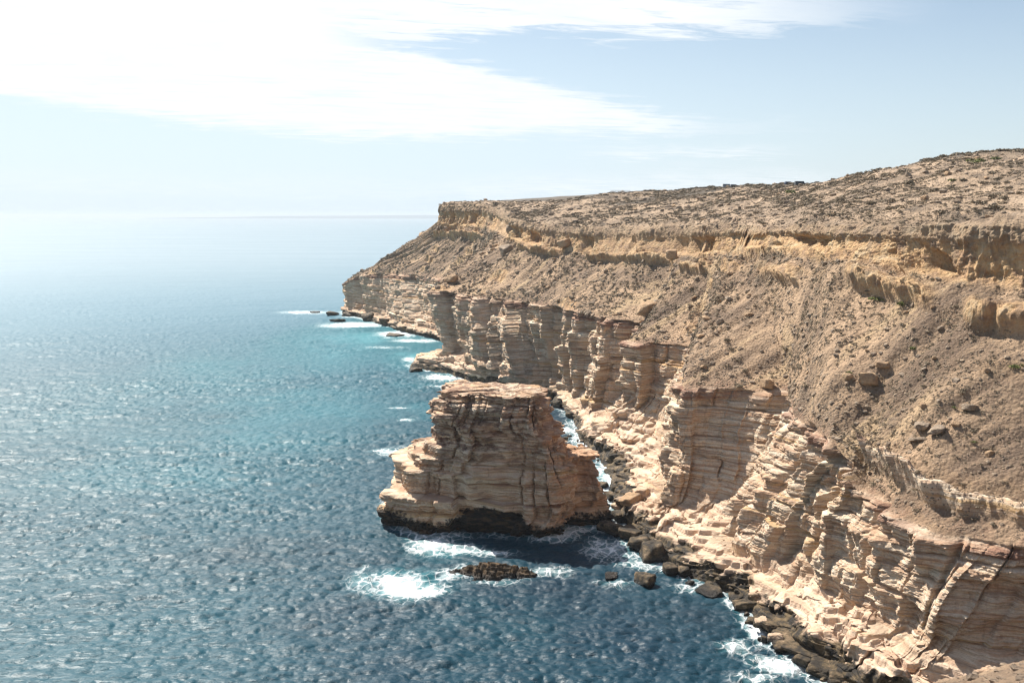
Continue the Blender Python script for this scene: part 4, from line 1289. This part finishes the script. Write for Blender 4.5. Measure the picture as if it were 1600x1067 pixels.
LANDMARKS = [("the ochre boulder on the near scree", 1355, 598), ("the gully in the near scree", 1480, 640), ("the lip of the shaded square wall", 1140, 600),
             ("the lower near ochre ledge", 1400, 448), ("the big perched ochre boulder", 1012, 490), ("the bare sandy streak in mid slope", 1130, 460), ("the hollows in the near rim", 1500, 400),
             ("the arched cave in the rim", 1370, 370), ("the parked white van", 1138, 292), ("the dark blue car", 1235, 289), ("the lookout deck", 969, 299), ("the bright green skyline shrub", 1500, 275),
             ("the far headland's rim", 720, 335), ("the second headland's lip", 750, 460), ("the tilted slab under the far rim", 808, 362), ("the broken end of the middle rim", 1080, 375),
             ("the notch in the nearest cliff top", 1330, 745), ("the right end of the near cliff lip", 1580, 800), ("the right end of the skyline", 1590, 245), ("the hill crest", 1400, 262),
             ("the middle of the near rim's top edge", 1300, 345), ("the upper scree under the near rim", 1250, 440), ("the right edge of the near scree", 1585, 560), ("the foot of the near scree", 1400, 690)]
SHOREMARKS = [("the largest dark shore boulder", 1018, 866), ("the brown boulder pair", 1057, 895), ("the lone black rock", 1006, 908), ("the green pool", 958, 770),
              ("the long slanting dark slab", 975, 757), ("the smooth slab in the channel", 948, 708), ("the leaning block behind the stack", 880, 628), ("the flat black slab", 1108, 921),
              ("the pale overhanging bench", 1165, 948), ("the big wet shore slab", 1232, 1003), ("the yellowish wet slab", 1285, 1043), ("the lowest wet slab in view", 1318, 1056),
              ("the pile seen over the stack's top", 800, 597), ("the stack's right foot", 950, 825), ("the craggy rock of the channel", 985, 725)]


USED = set()


def place_label(what, loc, size, a_, b__, marks=None):
    p_, _ = proj(np.asarray(loc))
    best = min(marks or LANDMARKS, key=lambda q: (q[1] - p_[0]) ** 2 + (q[2] - p_[1]) ** 2)
    dx, dy = p_[0] - best[1], p_[1] - best[2]
    dist_ = math.hypot(dx, dy)
    if abs(dx) > 2.2 * abs(dy):
        rel_ = "right of" if dx > 0 else "left of"
    elif abs(dy) > 2.2 * abs(dx):
        rel_ = "below" if dy > 0 else "above"
    else:
        rel_ = ("lower right of", "lower left of", "upper right of", "upper left of")[(0 if dx > 0 else 1) + (0 if dy > 0 else 2)]
    far_w = "close" if dist_ < 26 else ("further" if dist_ < 60 else "far")
    f_ = (size - a_) / (b__ - a_)
    sw = ("tiny", "small", "middling", "larger", "big")[int(min(max(f_, 0), 0.99) * 5)]
    return f"{sw} {what} {far_w} {rel_} {best[0]}"


# small boulders strewn along the foot of the cliffs
n = 0
zones = [(8.0, 12.5, 18, "dark boulder heaped at the head of the bay behind the stack"), (12.5, 15.6, 22, "dark boulder strewn along the channel shore right of the stack"),
         (15.6, 18.5, 24, "small dark boulder in the surf below the pale shore ledge"), (18.5, 21.6, 28, "small wet boulder along the foot of the nearest ledges")]
for s0, s1, cnt, lb in zones:
    n = 0
    for k in range(cnt * 3):
        if n >= cnt:
            break
        s_ = rg.uniform(s0, s1)
        j = int(np.searchsorted(sk, s_))
        col = TP[rws, j]
        q = np.argmin(np.abs(col[:, 2] - rg.uniform(-0.2, 1.5)))
        p = col[q] + hn[j] * rg.normal(0.8, 2.2)
        sz = float(np.clip(0.45 * rg.pareto(2.4) + 0.35, 0.35, 1.7)) * (1.5 if s1 < 13 else 1.0)
        pale_ = p[2] > 0.5 and rg.random() < 0.55
        lab = place_label("tan boulder" if pale_ else "dark boulder", p, sz, 0.35, 1.4, SHOREMARKS)
        if lab in USED:
            continue
        USED.add(lab); n += 1
        rock("shore_boulder", (p[0], p[1], max(-0.1, min(p[2], 1.8))), sz, M_PALE if pale_ else M_DARK, lab, cat="boulder", group="boulders strewn along the foot of the cliffs", seed=int(rg.integers(0, 14)), flat=rg.uniform(.5, .9), rz=rg.uniform(0, 6), tilt=rg.uniform(-.4, .4), sink=0.2)

# the reef in front of the stack: one craggy low rock
uu, vv = np.meshgrid(np.linspace(-1, 1, 300), np.linspace(-1, 1, 130))
rx_, ry_ = uu * 10.0, vv * 4.6
wr = 0.35 * nz(uu * 2.2, vv * 1.4, 3.3, 2)
er = 1 - np.sqrt((uu + 0.1 * nz(uu * 3, vv * 2, 8.0)) ** 2 + (vv * 1.15 + wr) ** 2)
hr = 3.4 * np.clip(er, -0.4, 1) ** 1.0 * (0.65 + 1.1 * nz(rx_ / 3.2, ry_ / 1.6, 1.0, 3, 0.6)) + 0.6 * nz(rx_ / 1.0, ry_ / 0.8, 6.0, 4, 0.62, ridged=True) * sst(er, -0.05, 0.3) - 0.35
qr = hr + 0.08 * rx_
ter_ = np.floor(qr / 0.55) * 0.55 + 0.55 * sst((qr / 0.55) % 1, 0.7, 1.0) - qr
hr = hr + 0.8 * ter_ - 0.9 * np.exp(-((uu + 0.33 + 0.1 * vv) / 0.025) ** 2) - 0.9 * np.exp(-((uu - 0.42 - 0.15 * vv) / 0.03) ** 2)
cr_ = P(775, 896, 0)
V = [np.stack([cr_[0] + rx_ - 0.12 * ry_, cr_[1] + ry_ - 0.03 * rx_, np.where(er < 0, -0.8, np.minimum(hr, 2.3))], -1).reshape(-1, 3)]
Fc = [grid_faces(130, 300)]
M_REEF = boulder_material("reef_rock", [(0.3, (0.02, 0.015, 0.010)), (0.5, (0.08, 0.052, 0.028)), (0.7, (0.24, 0.15, 0.075))], 0.45, 0.75)
reef = link("reef_rock", mesh_from("reef_rock", np.concatenate(V), np.concatenate(Fc)), M_REEF)
tag(reef, "long low brown reef rock ringed by foam in front of the sea stack", "rock")

# rocks resting on the slopes
SLOPE = [(1012, 492, 3.2, .85, 'O', "big rounded ochre boulder perched above the middle of the cliffs", "boulder"),
         (808, 364, 5.0, .6, 'G', "huge tilted rock slab below the rim of the far headland", "boulder"),
         (1355, 600, 1.9, .8, 'O', "ochre boulder in the middle of the near scree slope", "boulder"),
         (1362, 592, 1.0, .8, 'G', "grey rock touching the top of the ochre boulder on the near scree", "rock"),
         (1325, 592, 0.9, .8, 'O', "small orange rock left of the ochre boulder on the near scree", "rock"),
         (1378, 573, 1.2, .6, 'O', "brown rock upslope of the ochre boulder on the near scree", "rock"),
         (1198, 606, 1.6, .9, 'O', "upright brown boulder at the lip above the shaded square wall", "boulder"),
         (882, 385, 3.0, .8, 'O', "brown knob of rock on the slope left of the middle rim", "boulder"),
         (791, 395, 3.2, .8, 'G', "dark lone boulder on the far headland's scree", "boulder"),
         (1050, 402, 2.2, .8, 'O', "rock with deep shade under the middle rim", "boulder"),
         (1440, 668, 1.5, .4, 'G', "flat pale grey slab on the near scree above the gully", "rock"),
         (1465, 674, 1.5, .4, 'G', "flat dark grey slab lying across the gully on the near scree", "rock"),
         (1435, 688, 1.3, .3, 'G', "thin grey slab lying low in the gully on the near scree", "rock"),
         (1515, 640, 1.3, .5, 'G', "grey slab right of the gully high on the near scree", "rock"),
         (705, 440, 2.8, .7, 'O', "brown rock at the inner end of the far headland's lip", "boulder")]
for i, (px, py, sz, fl_, mk, lb, ct) in enumerate(SLOPE):
    g = ground_at(px, py, 4.02, 9)
    rock("slope_boulder" if ct == "boulder" else "slope_rock", g, sz, MM[mk], lb, cat=ct, group="rocks resting on the slopes", seed=i * 3 + 2, flat=fl_, rz=rg.uniform(0, 6), tilt=rg.uniform(-.35, .35), sink=0.12)

vT = Tf[visi]; vD = dd_[visi]
# every visible ground sample, weighted so that the scatter is even over the ground and not over the columns
Asamp = (np.linalg.norm(np.gradient(TP, axis=1), axis=2) * np.linalg.norm(np.gradient(TP, axis=0), axis=2)).ravel()[visi]
vm = mbf[visi]; vX = vp[:, 0]
vS = Sf[visi]


def scatter(mask, count, bias=0.0, r=None):
    """picks ground samples; bias > 0 thins them out with distance"""
    wgt = np.where(mask, Asamp, 0) * (200.0 / vD) ** bias
    wgt /= wgt.sum()
    return visi[r.choice(len(visi), count, p=wgt)]


slope_m = (vT > 4.06) & ((vm < 0.35) | (vT > 6.96)) & (vT < 9.0)
SZONE = [("grey rock lying on the scree slope above the nearest cliffs", (vT < 6.0) & (vS > 16), 70, 0.3, 0.65),
         ("weathered rock on the slope above the middle cliffs", (vT < 6.0) & (vS > 8) & (vS <= 16), 50, 0.5, 1.0),
         ("weathered rock on the hillside above the ochre rim", (vT > 7.0) & (vS > 9), 60, 0.5, 1.0),
         ("rock on the scree of the far headland", (vT < 6.0) & (vS <= 8), 30, 0.8, 1.5)]
r2 = np.random.default_rng(31)
for lb, mk_, cnt, a_, b__ in SZONE:
    n = 0
    for q in scatter(slope_m & mk_, cnt * 3, 1.0, r2):
        mt = (M_GREY, M_GREY, M_OCHRE, M_GREY)[int(r2.integers(0, 4))]
        s_r = r2.uniform(a_, b__)
        lab = place_label("ochre rock" if mt is M_OCHRE else "grey rock", TPf[q], s_r, a_, b__)
        if lab in USED or n >= cnt:
            continue
        USED.add(lab); n += 1
        rock("slope_rock", TPf[q], s_r, mt, lab, cat="rock", group="rocks lying on the slopes", seed=int(r2.integers(0, 14)), flat=r2.uniform(.45, .85), rz=r2.uniform(0, 6), tilt=r2.uniform(-.5, .5), sink=0.15)


def merged(name, shapes, idxs, sizes, flats, mats_, mat, lift, r, smooth=False, normal_tilt=0.35, TPf=TPf, TN=TN):
    """many small copies of a few shapes baked into one mesh"""
    V = []; Fc = []; off = 0
    n = len(idxs)
    which = r.integers(0, len(shapes), n)
    rz = r.uniform(0, 6.28, n)
    for k, (sv, sf) in enumerate(shapes):
        m_ = which == k
        if not m_.any():
            continue
        p = TPf[idxs[m_]]; s_ = sizes[m_]; fl_ = flats[m_]; a = rz[m_]
        c, s = np.cos(a)[:, None], np.sin(a)[:, None]
        sx__ = sv[None, :, 0] * s_[:, None]; sy__ = sv[None, :, 1] * s_[:, None]; sz__ = sv[None, :, 2] * (s_ * fl_)[:, None]
        nn = TN[idxs[m_]]
        X_ = sx__ * c - sy__ * s; Y_ = sx__ * s + sy__ * c
        Z_ = sz__ - normal_tilt * (X_ * nn[:, :1] + Y_ * nn[:, 1:2]) / np.maximum(nn[:, 2:3], 0.35)
        v = np.stack([X_ + p[:, :1], Y_ + p[:, 1:2], Z_ + p[:, 2:3] + (lift * s_ * fl_)[:, None]], -1)
        nv = sv.shape[0]
        V.append(v.reshape(-1, 3))
        Fc.append((sf[None] + (np.arange(len(p)) * nv)[:, None, None] + off).reshape(-1, sf.shape[1]))
        off += len(p) * nv
    return link(name, mesh_from(name, np.concatenate(V), np.concatenate(Fc), smooth), mat)


small = []
for i in range(8):
    v, f = rock_shape(900 + i, 1, 6)
    small.append((v, f))
r3 = np.random.default_rng(41)
NR1 = int(13000 * Q)
stk = nz((Sf[visi] * 40 + Tf[visi] * 3) / 9, Tf[visi] * 1.2, 4.0, 3)
ids = scatter(slope_m & (vT < 6.0) & (stk > -0.12), NR1, 1.1, r3)
sz = np.clip(0.10 + 0.09 * r3.pareto(2.8, NR1), 0.10, 0.55) * np.clip(vD[np.searchsorted(visi, ids)] / 190, 0.8, 2.6)
tag(merged("scree_stones", small, ids, sz, r3.uniform(.5, .95, NR1), None, M_STONE, 0.15, r3), "loose grey stones covering the scree slopes", kind="stuff")
NR2 = int(7000 * Q)
ids = scatter(slope_m & (vT > 6.0) | (vT > 4.0) & (vT < 4.4) | (vT > 6.9) & (vT < 7.2), NR2, 1.1, r3)
sz = np.clip(0.12 + 0.12 * r3.pareto(2.6, NR2), 0.12, 0.7) * np.clip(vD[np.searchsorted(visi, ids)] / 200, 0.8, 2.4)
tag(merged("hill_rubble", small, ids, sz, r3.uniform(.5, .95, NR2), None, M_STONE, 0.15, r3), "ochre rubble scattered over the slopes and the cliff lip", kind="stuff")
NR3 = int(900 * Q)
ids = scatter((vT > 1.7) & (vT < 3.1), NR3, 0.6, r3)
sz = np.clip(0.12 + 0.12 * r3.pareto(2.4, NR3), 0.12, 0.7)
tag(merged("ledge_rubble", small, ids, sz, r3.uniform(.4, .8, NR3), None, M_PALE, 0.25, r3), "pale broken stones lying on the shore ledges", kind="stuff")


FGf = FG.reshape(-1, 3)
fgp, fgd = proj(FGf)
near_m = (fgp[:, 0] > 1300) & (fgp[:, 0] < 1750) & (fgp[:, 1] > 980) & (fgp[:, 1] < 1250) & (fgd > 20)
fi = np.where(near_m)[0]
ids = fi[r3.integers(0, len(fi), 1500)]
sz = np.clip(0.03 + 0.05 * r3.pareto(2.2, 1500), 0.03, 0.35)
tag(merged("foreground_stones", small, ids, sz, r3.uniform(.4, .8, 1500), None, M_STONE, 0.2, r3, TPf=FGf, TN=np.repeat([[0., 0., 1.]], len(FGf), 0)), "brown stones on the slope edge in the lower right corner", kind="stuff")


# ------------------------------------------------------------------ shrubs
def shrub_shape(seed, nq, leaf):
    r = np.random.default_rng(seed)
    V = []; Fc = []
    lobes = r.normal(size=(5, 3)) * (0.38, 0.38, 0.10) + (0, 0, 0.25)
    for k in range(nq):
        c = lobes[r.integers(0, 5)]
        d = r.normal(size=3); d /= np.linalg.norm(d)
        d[2] = abs(d[2]) * 0.9 - 0.1
        p = c + d * r.uniform(0.30, 0.62) * (1, 1, 0.8)
        n = d + r.normal(size=3) * 0.5; n /= np.linalg.norm(n)
        u = np.cross(n, r.normal(size=3)); u /= np.linalg.norm(u); w_ = np.cross(n, u)
        a, b_ = leaf * r.uniform(.7, 1.4), leaf * r.uniform(.5, 1.0)
        V += [p - u * a - w_ * b_ * .3, p + w_ * b_, p + u * a + w_ * b_ * .2, p - w_ * b_]
        Fc.append([4 * k, 4 * k + 1, 4 * k + 2, 4 * k + 3])
    return np.array(V), np.array(Fc)


BIG = [shrub_shape(60 + i, 170, 0.13) for i in range(8)]
LIT = [shrub_shape(80 + i, 30, 0.26) for i in range(8)]
shr_cache = {}


def shrub(loc, size, mat, label, seed, rz, group, name="shrub", tall=0.75):
    key = (seed % 8, mat.name)
    if key not in shr_cache:
        shr_cache[key] = mesh_from("shrub", *BIG[seed % 8], smooth=False)
        shr_cache[key].materials.append(mat)
    o = bpy.data.objects.new(name, shr_cache[key])
    COL.objects.link(o)
    o.location = loc
    o.scale = (size, size * 0.9, size * tall)
    o.rotation_euler = (0, 0, rz)
    return tag(o, label, "shrub", group)


GREENS = [(1487, 285, 1.5, "bright green shrub among pale rocks below the right skyline"),
          (1522, 256, 3.2, "broad dark green shrub just under the right skyline"),
          (1556, 250, 2.2, "yellow-green shrub just under the right skyline"),
          (1234, 303, 2.4, "green shrub on the hillside just below the parked blue car"),
          (1590, 575, 1.3, "green shrub at the right edge of the near scree slope"),
          (1428, 546, 0.9, "small green shrub in the upper middle of the near scree slope"),
          (1326, 583, 0.8, "small green shrub left of the ochre boulder on the near scree"),
          (1522, 692, 0.7, "small vivid green bush low on the near scree, right of the gully"),
          (1490, 638, 0.6, "tiny green bush beside the gully on the near scree"),
          (1368, 470, 1.5, "olive shrub below the near ochre ledge"),
          (1405, 476, 1.5, "olive shrub right under the near ochre ledge")]
for i, (px, py, sz_, lb) in enumerate(GREENS):
    shrub(ground_at(px, py, 4.1, 9), sz_, M_GREEN, lb, i, i * 1.3, "green shrubs on the slopes")
HZONE = [("low grey-brown shrub on the scree above the nearest cliffs", (vT < 6.0) & (vS > 16.5), 110, 0.5, 0.95),
         ("low grey heath shrub on the slope above the middle cliffs", (vT < 6.0) & (vS <= 16.5) & (vS > 8), 50, 0.9, 1.5),
         ("dark heath shrub on the hillside between the ochre rim and the skyline", (vT > 7.0) & (vT < 8.7) & (vS > 12), 110, 1.0, 2.0),
         ("dark heath shrub standing on the skyline of the hill", (vT > 8.8) & (vT < 9.05) & (vS > 12) & (vX > 1240), 18, 1.2, 2.2)]
r4 = np.random.default_rng(51)
for lb, mk_, cnt, a_, b__ in HZONE:
    n = 0
    for q in scatter(slope_m & mk_, cnt * 3, 0.8, r4):
        s_r = r4.uniform(a_, b__)
        lab = place_label("heath shrub", TPf[q], s_r, a_, b__)
        if lab in USED or n >= cnt:
            continue
        USED.add(lab); n += 1
        shrub(TPf[q], s_r, M_HEATH, lab, int(r4.integers(0, 8)), r4.uniform(0, 6), "heath shrubs on the slopes", tall=r4.uniform(.5, .85))
r5 = np.random.default_rng(61)
hn_s = nz(TPf[visi][:, 0] / 22, TPf[visi][:, 1] / 22, 4.0, 3)
NH1 = int(3200 * Q)
ids = scatter(slope_m & (vT < 6.2) & (hn_s > -0.05), NH1, 1.0, r5)
sz = r5.uniform(.22, .55, NH1) * np.clip(vD[np.searchsorted(visi, ids)] / 190, 0.8, 2.4)
tag(merged("scree_scrub", LIT, ids, sz, r5.uniform(.5, .9, NH1), None, M_HEATH, 0.0, r5), "sparse dry scrub dotted over the scree", kind="stuff")
NH2 = int(6500 * Q)
ids = scatter(slope_m & (vT > 6.96) & (vT < 9.04) & (hn_s > -0.02), NH2, 0.9, r5)
sz = r5.uniform(.25, .8, NH2) * np.clip(vD[np.searchsorted(visi, ids)] / 260, 0.8, 1.8)
tag(merged("hill_heath", LIT, ids, sz, r5.uniform(.4, .8, NH2), None, M_HEATH, 0.0, r5), "low dark heath covering the hillside up to the skyline", kind="stuff")
NH3 = int(2600 * Q)
ids = scatter((vT > 8.9) & (vT < 9.06), NH3, 0.3, r5)
sz = r5.uniform(.5, 1.3, NH3)
tag(merged("skyline_scrub", LIT, ids, sz, r5.uniform(.5, .9, NH3), None, M_HEATH, 0.0, r5), "ragged scrub along the skyline of the plateau", kind="stuff")


# ------------------------------------------------------------------ cars on the plateau
def flat_mat(name, c, rough=0.5, metal=0.0):
    m, t, b = new_mat(name)
    n = t.noise(t.node('ShaderNodeTexCoord').outputs['Object'], 3.0, 3)
    t.put(b.inputs['Base Color'], t.mix(n, (*[q * 0.85 for q in c], 1), (*c, 1)))
    b.inputs['Roughness'].default_value = rough
    b.inputs['Metallic'].default_value = metal
    return m


M_GLASS = flat_mat("car_glass", (0.02, 0.025, 0.03), 0.1)
M_TYRE = flat_mat("tyre_rubber", (0.02, 0.02, 0.02), 0.8)
M_RIM = flat_mat("wheel_rim", (0.5, 0.5, 0.5), 0.3, 0.8)
M_LAMP = flat_mat("lamp_glass", (0.6, 0.6, 0.55), 0.2)


def prism(name, prof, y0, y1, inset, mat, parent):
    """side profile (x, z) swept across the car, narrower at the top by inset"""
    zt = max(p[1] for p in prof); zb = min(p[1] for p in prof)
    v = []
    for yy, sgn in ((y0, 1), (y1, -1)):
        for (px, pz) in prof:
            v.append((px, yy + sgn * inset * (pz - zb) / (zt - zb), pz))
    n = len(prof)
    bm = bmesh.new()
    vs_ = [bm.verts.new(p) for p in v]
    bm.faces.new(vs_[:n][::-1]); bm.faces.new(vs_[n:])
    for i in range(n):
        bm.faces.new((vs_[i], vs_[(i + 1) % n], vs_[n + (i + 1) % n], vs_[n + i]))
    bmesh.ops.recalc_face_normals(bm, faces=bm.faces)
    bmesh.ops.bevel(bm, geom=bm.edges[:], offset=0.05, segments=2, affect='EDGES')
    me = bpy.data.meshes.new(name); bm.to_mesh(me); bm.free()
    return link(name, me, mat, parent)


def disc(name, x, y, z, r, wdt, mat, parent):
    bm = bmesh.new()
    bmesh.ops.create_cone(bm, cap_ends=True, segments=20, radius1=r, radius2=r, depth=wdt)
    me = bpy.data.meshes.new(name); bm.to_mesh(me); bm.free()
    o = link(name, me, mat, parent)
    o.location = (x, y, z); o.rotation_euler = (math.pi / 2, 0, 0)
    return o


def car(px, py, paint, label, cat, van=False, rz=0.1, name="parked_car"):
    g = ground_at(px, py, 8.6, 9.1)
    e = empty(name, (g[0], g[1] + 1.5, g[2] - 0.45))
    e.rotation_euler = (0, 0, rz)
    tag(e, label, cat, "vehicles parked on the plateau")
    if van:
        body = [(-2.5, .45), (2.4, .45), (2.45, 1.0), (1.9, 1.25), (1.5, 2.25), (-2.4, 2.3), (-2.5, 1.0)]
        glass = [(-2.1, 1.35), (1.75, 1.35), (1.48, 2.0), (-2.1, 2.0)]
    else:
        body = [(-2.3, .4), (2.3, .4), (2.35, .85), (1.3, 1.05), (.55, 1.7), (-2.1, 1.75), (-2.35, 1.0)]
        glass = [(-2.05, 1.12), (1.1, 1.12), (.5, 1.6), (-1.95, 1.62)]
    bd = prism("body", body, -.92, .92, .16, paint, e)
    prism("window", glass, -.93, .93, .12, M_GLASS, e)
    for sx_ in (-1.45, 1.45):
        for sy_ in (-.85, .85):
            wv = disc("wheel", sx_, sy_, .36, .36, .24, M_TYRE, e)
            rm = disc("rim", 0, 0, 0, .2, .26, M_RIM, wv)
            rm.rotation_euler = (0, 0, 0)
    for sy_ in (-.65, .65):
        h = prism("headlight", [(2.28, .72), (2.4, .72), (2.4, .86), (2.28, .86)], sy_ - .16, sy_ + .16, 0, M_LAMP, e)
    return e


P_WHITE = flat_mat("white_paint", (0.75, 0.75, 0.74), 0.3)
P_GREY = flat_mat("grey_paint", (0.20, 0.20, 0.21), 0.3, 0.3)
P_BLUE = flat_mat("dark_blue_paint", (0.02, 0.035, 0.08), 0.3)
P_BLACK = flat_mat("black_paint", (0.03, 0.03, 0.032), 0.3)
car(1136, 292, P_WHITE, "white van parked left of the grey car on the plateau edge", "van", van=True, rz=0.15, name="parked_van")
car(1149, 292, P_GREY, "grey car parked right beside the white van on the plateau edge", "car", rz=0.05)
car(1235, 289, P_BLUE, "dark blue car half hidden by the hill crest", "car", rz=0.2)
car(1251, 287, P_BLACK, "black four-wheel drive where the hill begins to rise", "car", van=True, rz=0.1)

# ------------------------------------------------------------------ lookout with railing, and the path
M_RAIL = flat_mat("pale_metal", (0.62, 0.64, 0.66), 0.4, 0.3)
M_DECK = flat_mat("deck_boards", (0.42, 0.38, 0.32), 0.8)
g0 = ground_at(969, 302, 7.5, 9.1)
lk = empty("lookout_deck", (g0[0], g0[1], g0[2] + 0.35))
tag(lk, "small lookout deck with white railing on the skyline above the middle cliffs", "lookout")


def boxes(name, lst, mat, parent):
    V = []; Fc = []
    for (x0, y0, z0, x1, y1, z1) in lst:
        b0 = len(V)
        V += [(x0, y0, z0), (x1, y0, z0), (x1, y1, z0), (x0, y1, z0), (x0, y0, z1), (x1, y0, z1), (x1, y1, z1), (x0, y1, z1)]
        Fc += [[b0 + q for q in f] for f in ((0, 3, 2, 1), (4, 5, 6, 7), (0, 1, 5, 4), (1, 2, 6, 5), (2, 3, 7, 6), (3, 0, 4, 7))]
    return link(name, mesh_from(name, np.array(V, float), np.array(Fc), False), mat, parent)


boxes("deck", [(-5, i * 0.3 - 1.5, -0.06, 5, i * 0.3 - 1.22, 0.0) for i in range(10)] + [(-5, -1.5, -.6, -4.8, 1.48, -.062), (4.8, -1.5, -.6, 5, 1.48, -.062), (-.1, -1.5, -.6, .1, 1.48, -.062)], M_DECK, lk)
for i in range(9):
    for yy_r in (-1.46, 1.40):
        boxes("post", [(-5 + i * 1.24, yy_r, 0.002, -4.93 + i * 1.24, yy_r + .07, 1.12)], M_RAIL, lk)
for yy_r in (-1.46, 1.40):
    for zz_r in (0.35, 0.70, 1.12):
        boxes("rail", [(-5.02, yy_r + .072 if yy_r < 0 else yy_r - .042, zz_r - .03, 5.02, yy_r + .112 if yy_r < 0 else yy_r - .002, zz_r + .03)], M_RAIL, lk)

pts = [ground_at(px, py, 7.0, 9.0) for px, py in [(1019, 303.5), (1028, 304.5), (1038, 305.5), (1048, 307), (1058, 308)]]
pts = np.array(sorted(map(tuple, pts)))
tq = np.linspace(0, 1, 60)
pc = np.stack([np.interp(tq, np.linspace(0, 1, len(pts)), pts[:, i]) for i in range(3)], -1)
off_ = np.array([0.0, 1.0, 0.06])
me = mesh_from("footpath", np.stack([pc - off_ + (0, 0, .45), pc + off_ + (0, 0, .45), pc + off_ * 1.1 + (0, 0, -.8), pc - off_ * 1.1 + (0, 0, -.8)], 0).reshape(-1, 3), grid_faces(4, 60))
tag(link("footpath", me, flat_mat("path_sand", (0.55, 0.46, 0.35), 0.95)), "pale path crossing the heath right of the lookout", "path", kind="structure")
# ------------------------------------------------------------------ haze
hz0, hz1 = -16.0, 128.0
v = np.array([[sx_, sy_, sz_] for sz_ in (hz0, hz1) for sy_ in (-45000, 45000) for sx_ in (-45000, 45000)], float)
f = np.array([[0, 2, 3, 1], [4, 5, 7, 6], [0, 1, 5, 4], [2, 6, 7, 3], [0, 4, 6, 2], [1, 3, 7, 5]])
mh = bpy.data.materials.new("haze_air")
mh.use_nodes = True
th2 = NT(mh.node_tree)
th2.n.clear()
vol = th2.node('ShaderNodeVolumePrincipled')
vol.inputs['Color'].default_value = (0.84, 0.93, 1.0, 1)
vol.inputs['Density'].default_value = 0.6e-4
vol.inputs['Anisotropy'].default_value = 0.12
oo = th2.node('ShaderNodeOutputMaterial')
th2.l.new(vol.outputs[0], oo.inputs['Volume'])
tag(link("haze", mesh_from("haze", v, f, smooth=False), mh), kind="stuff")
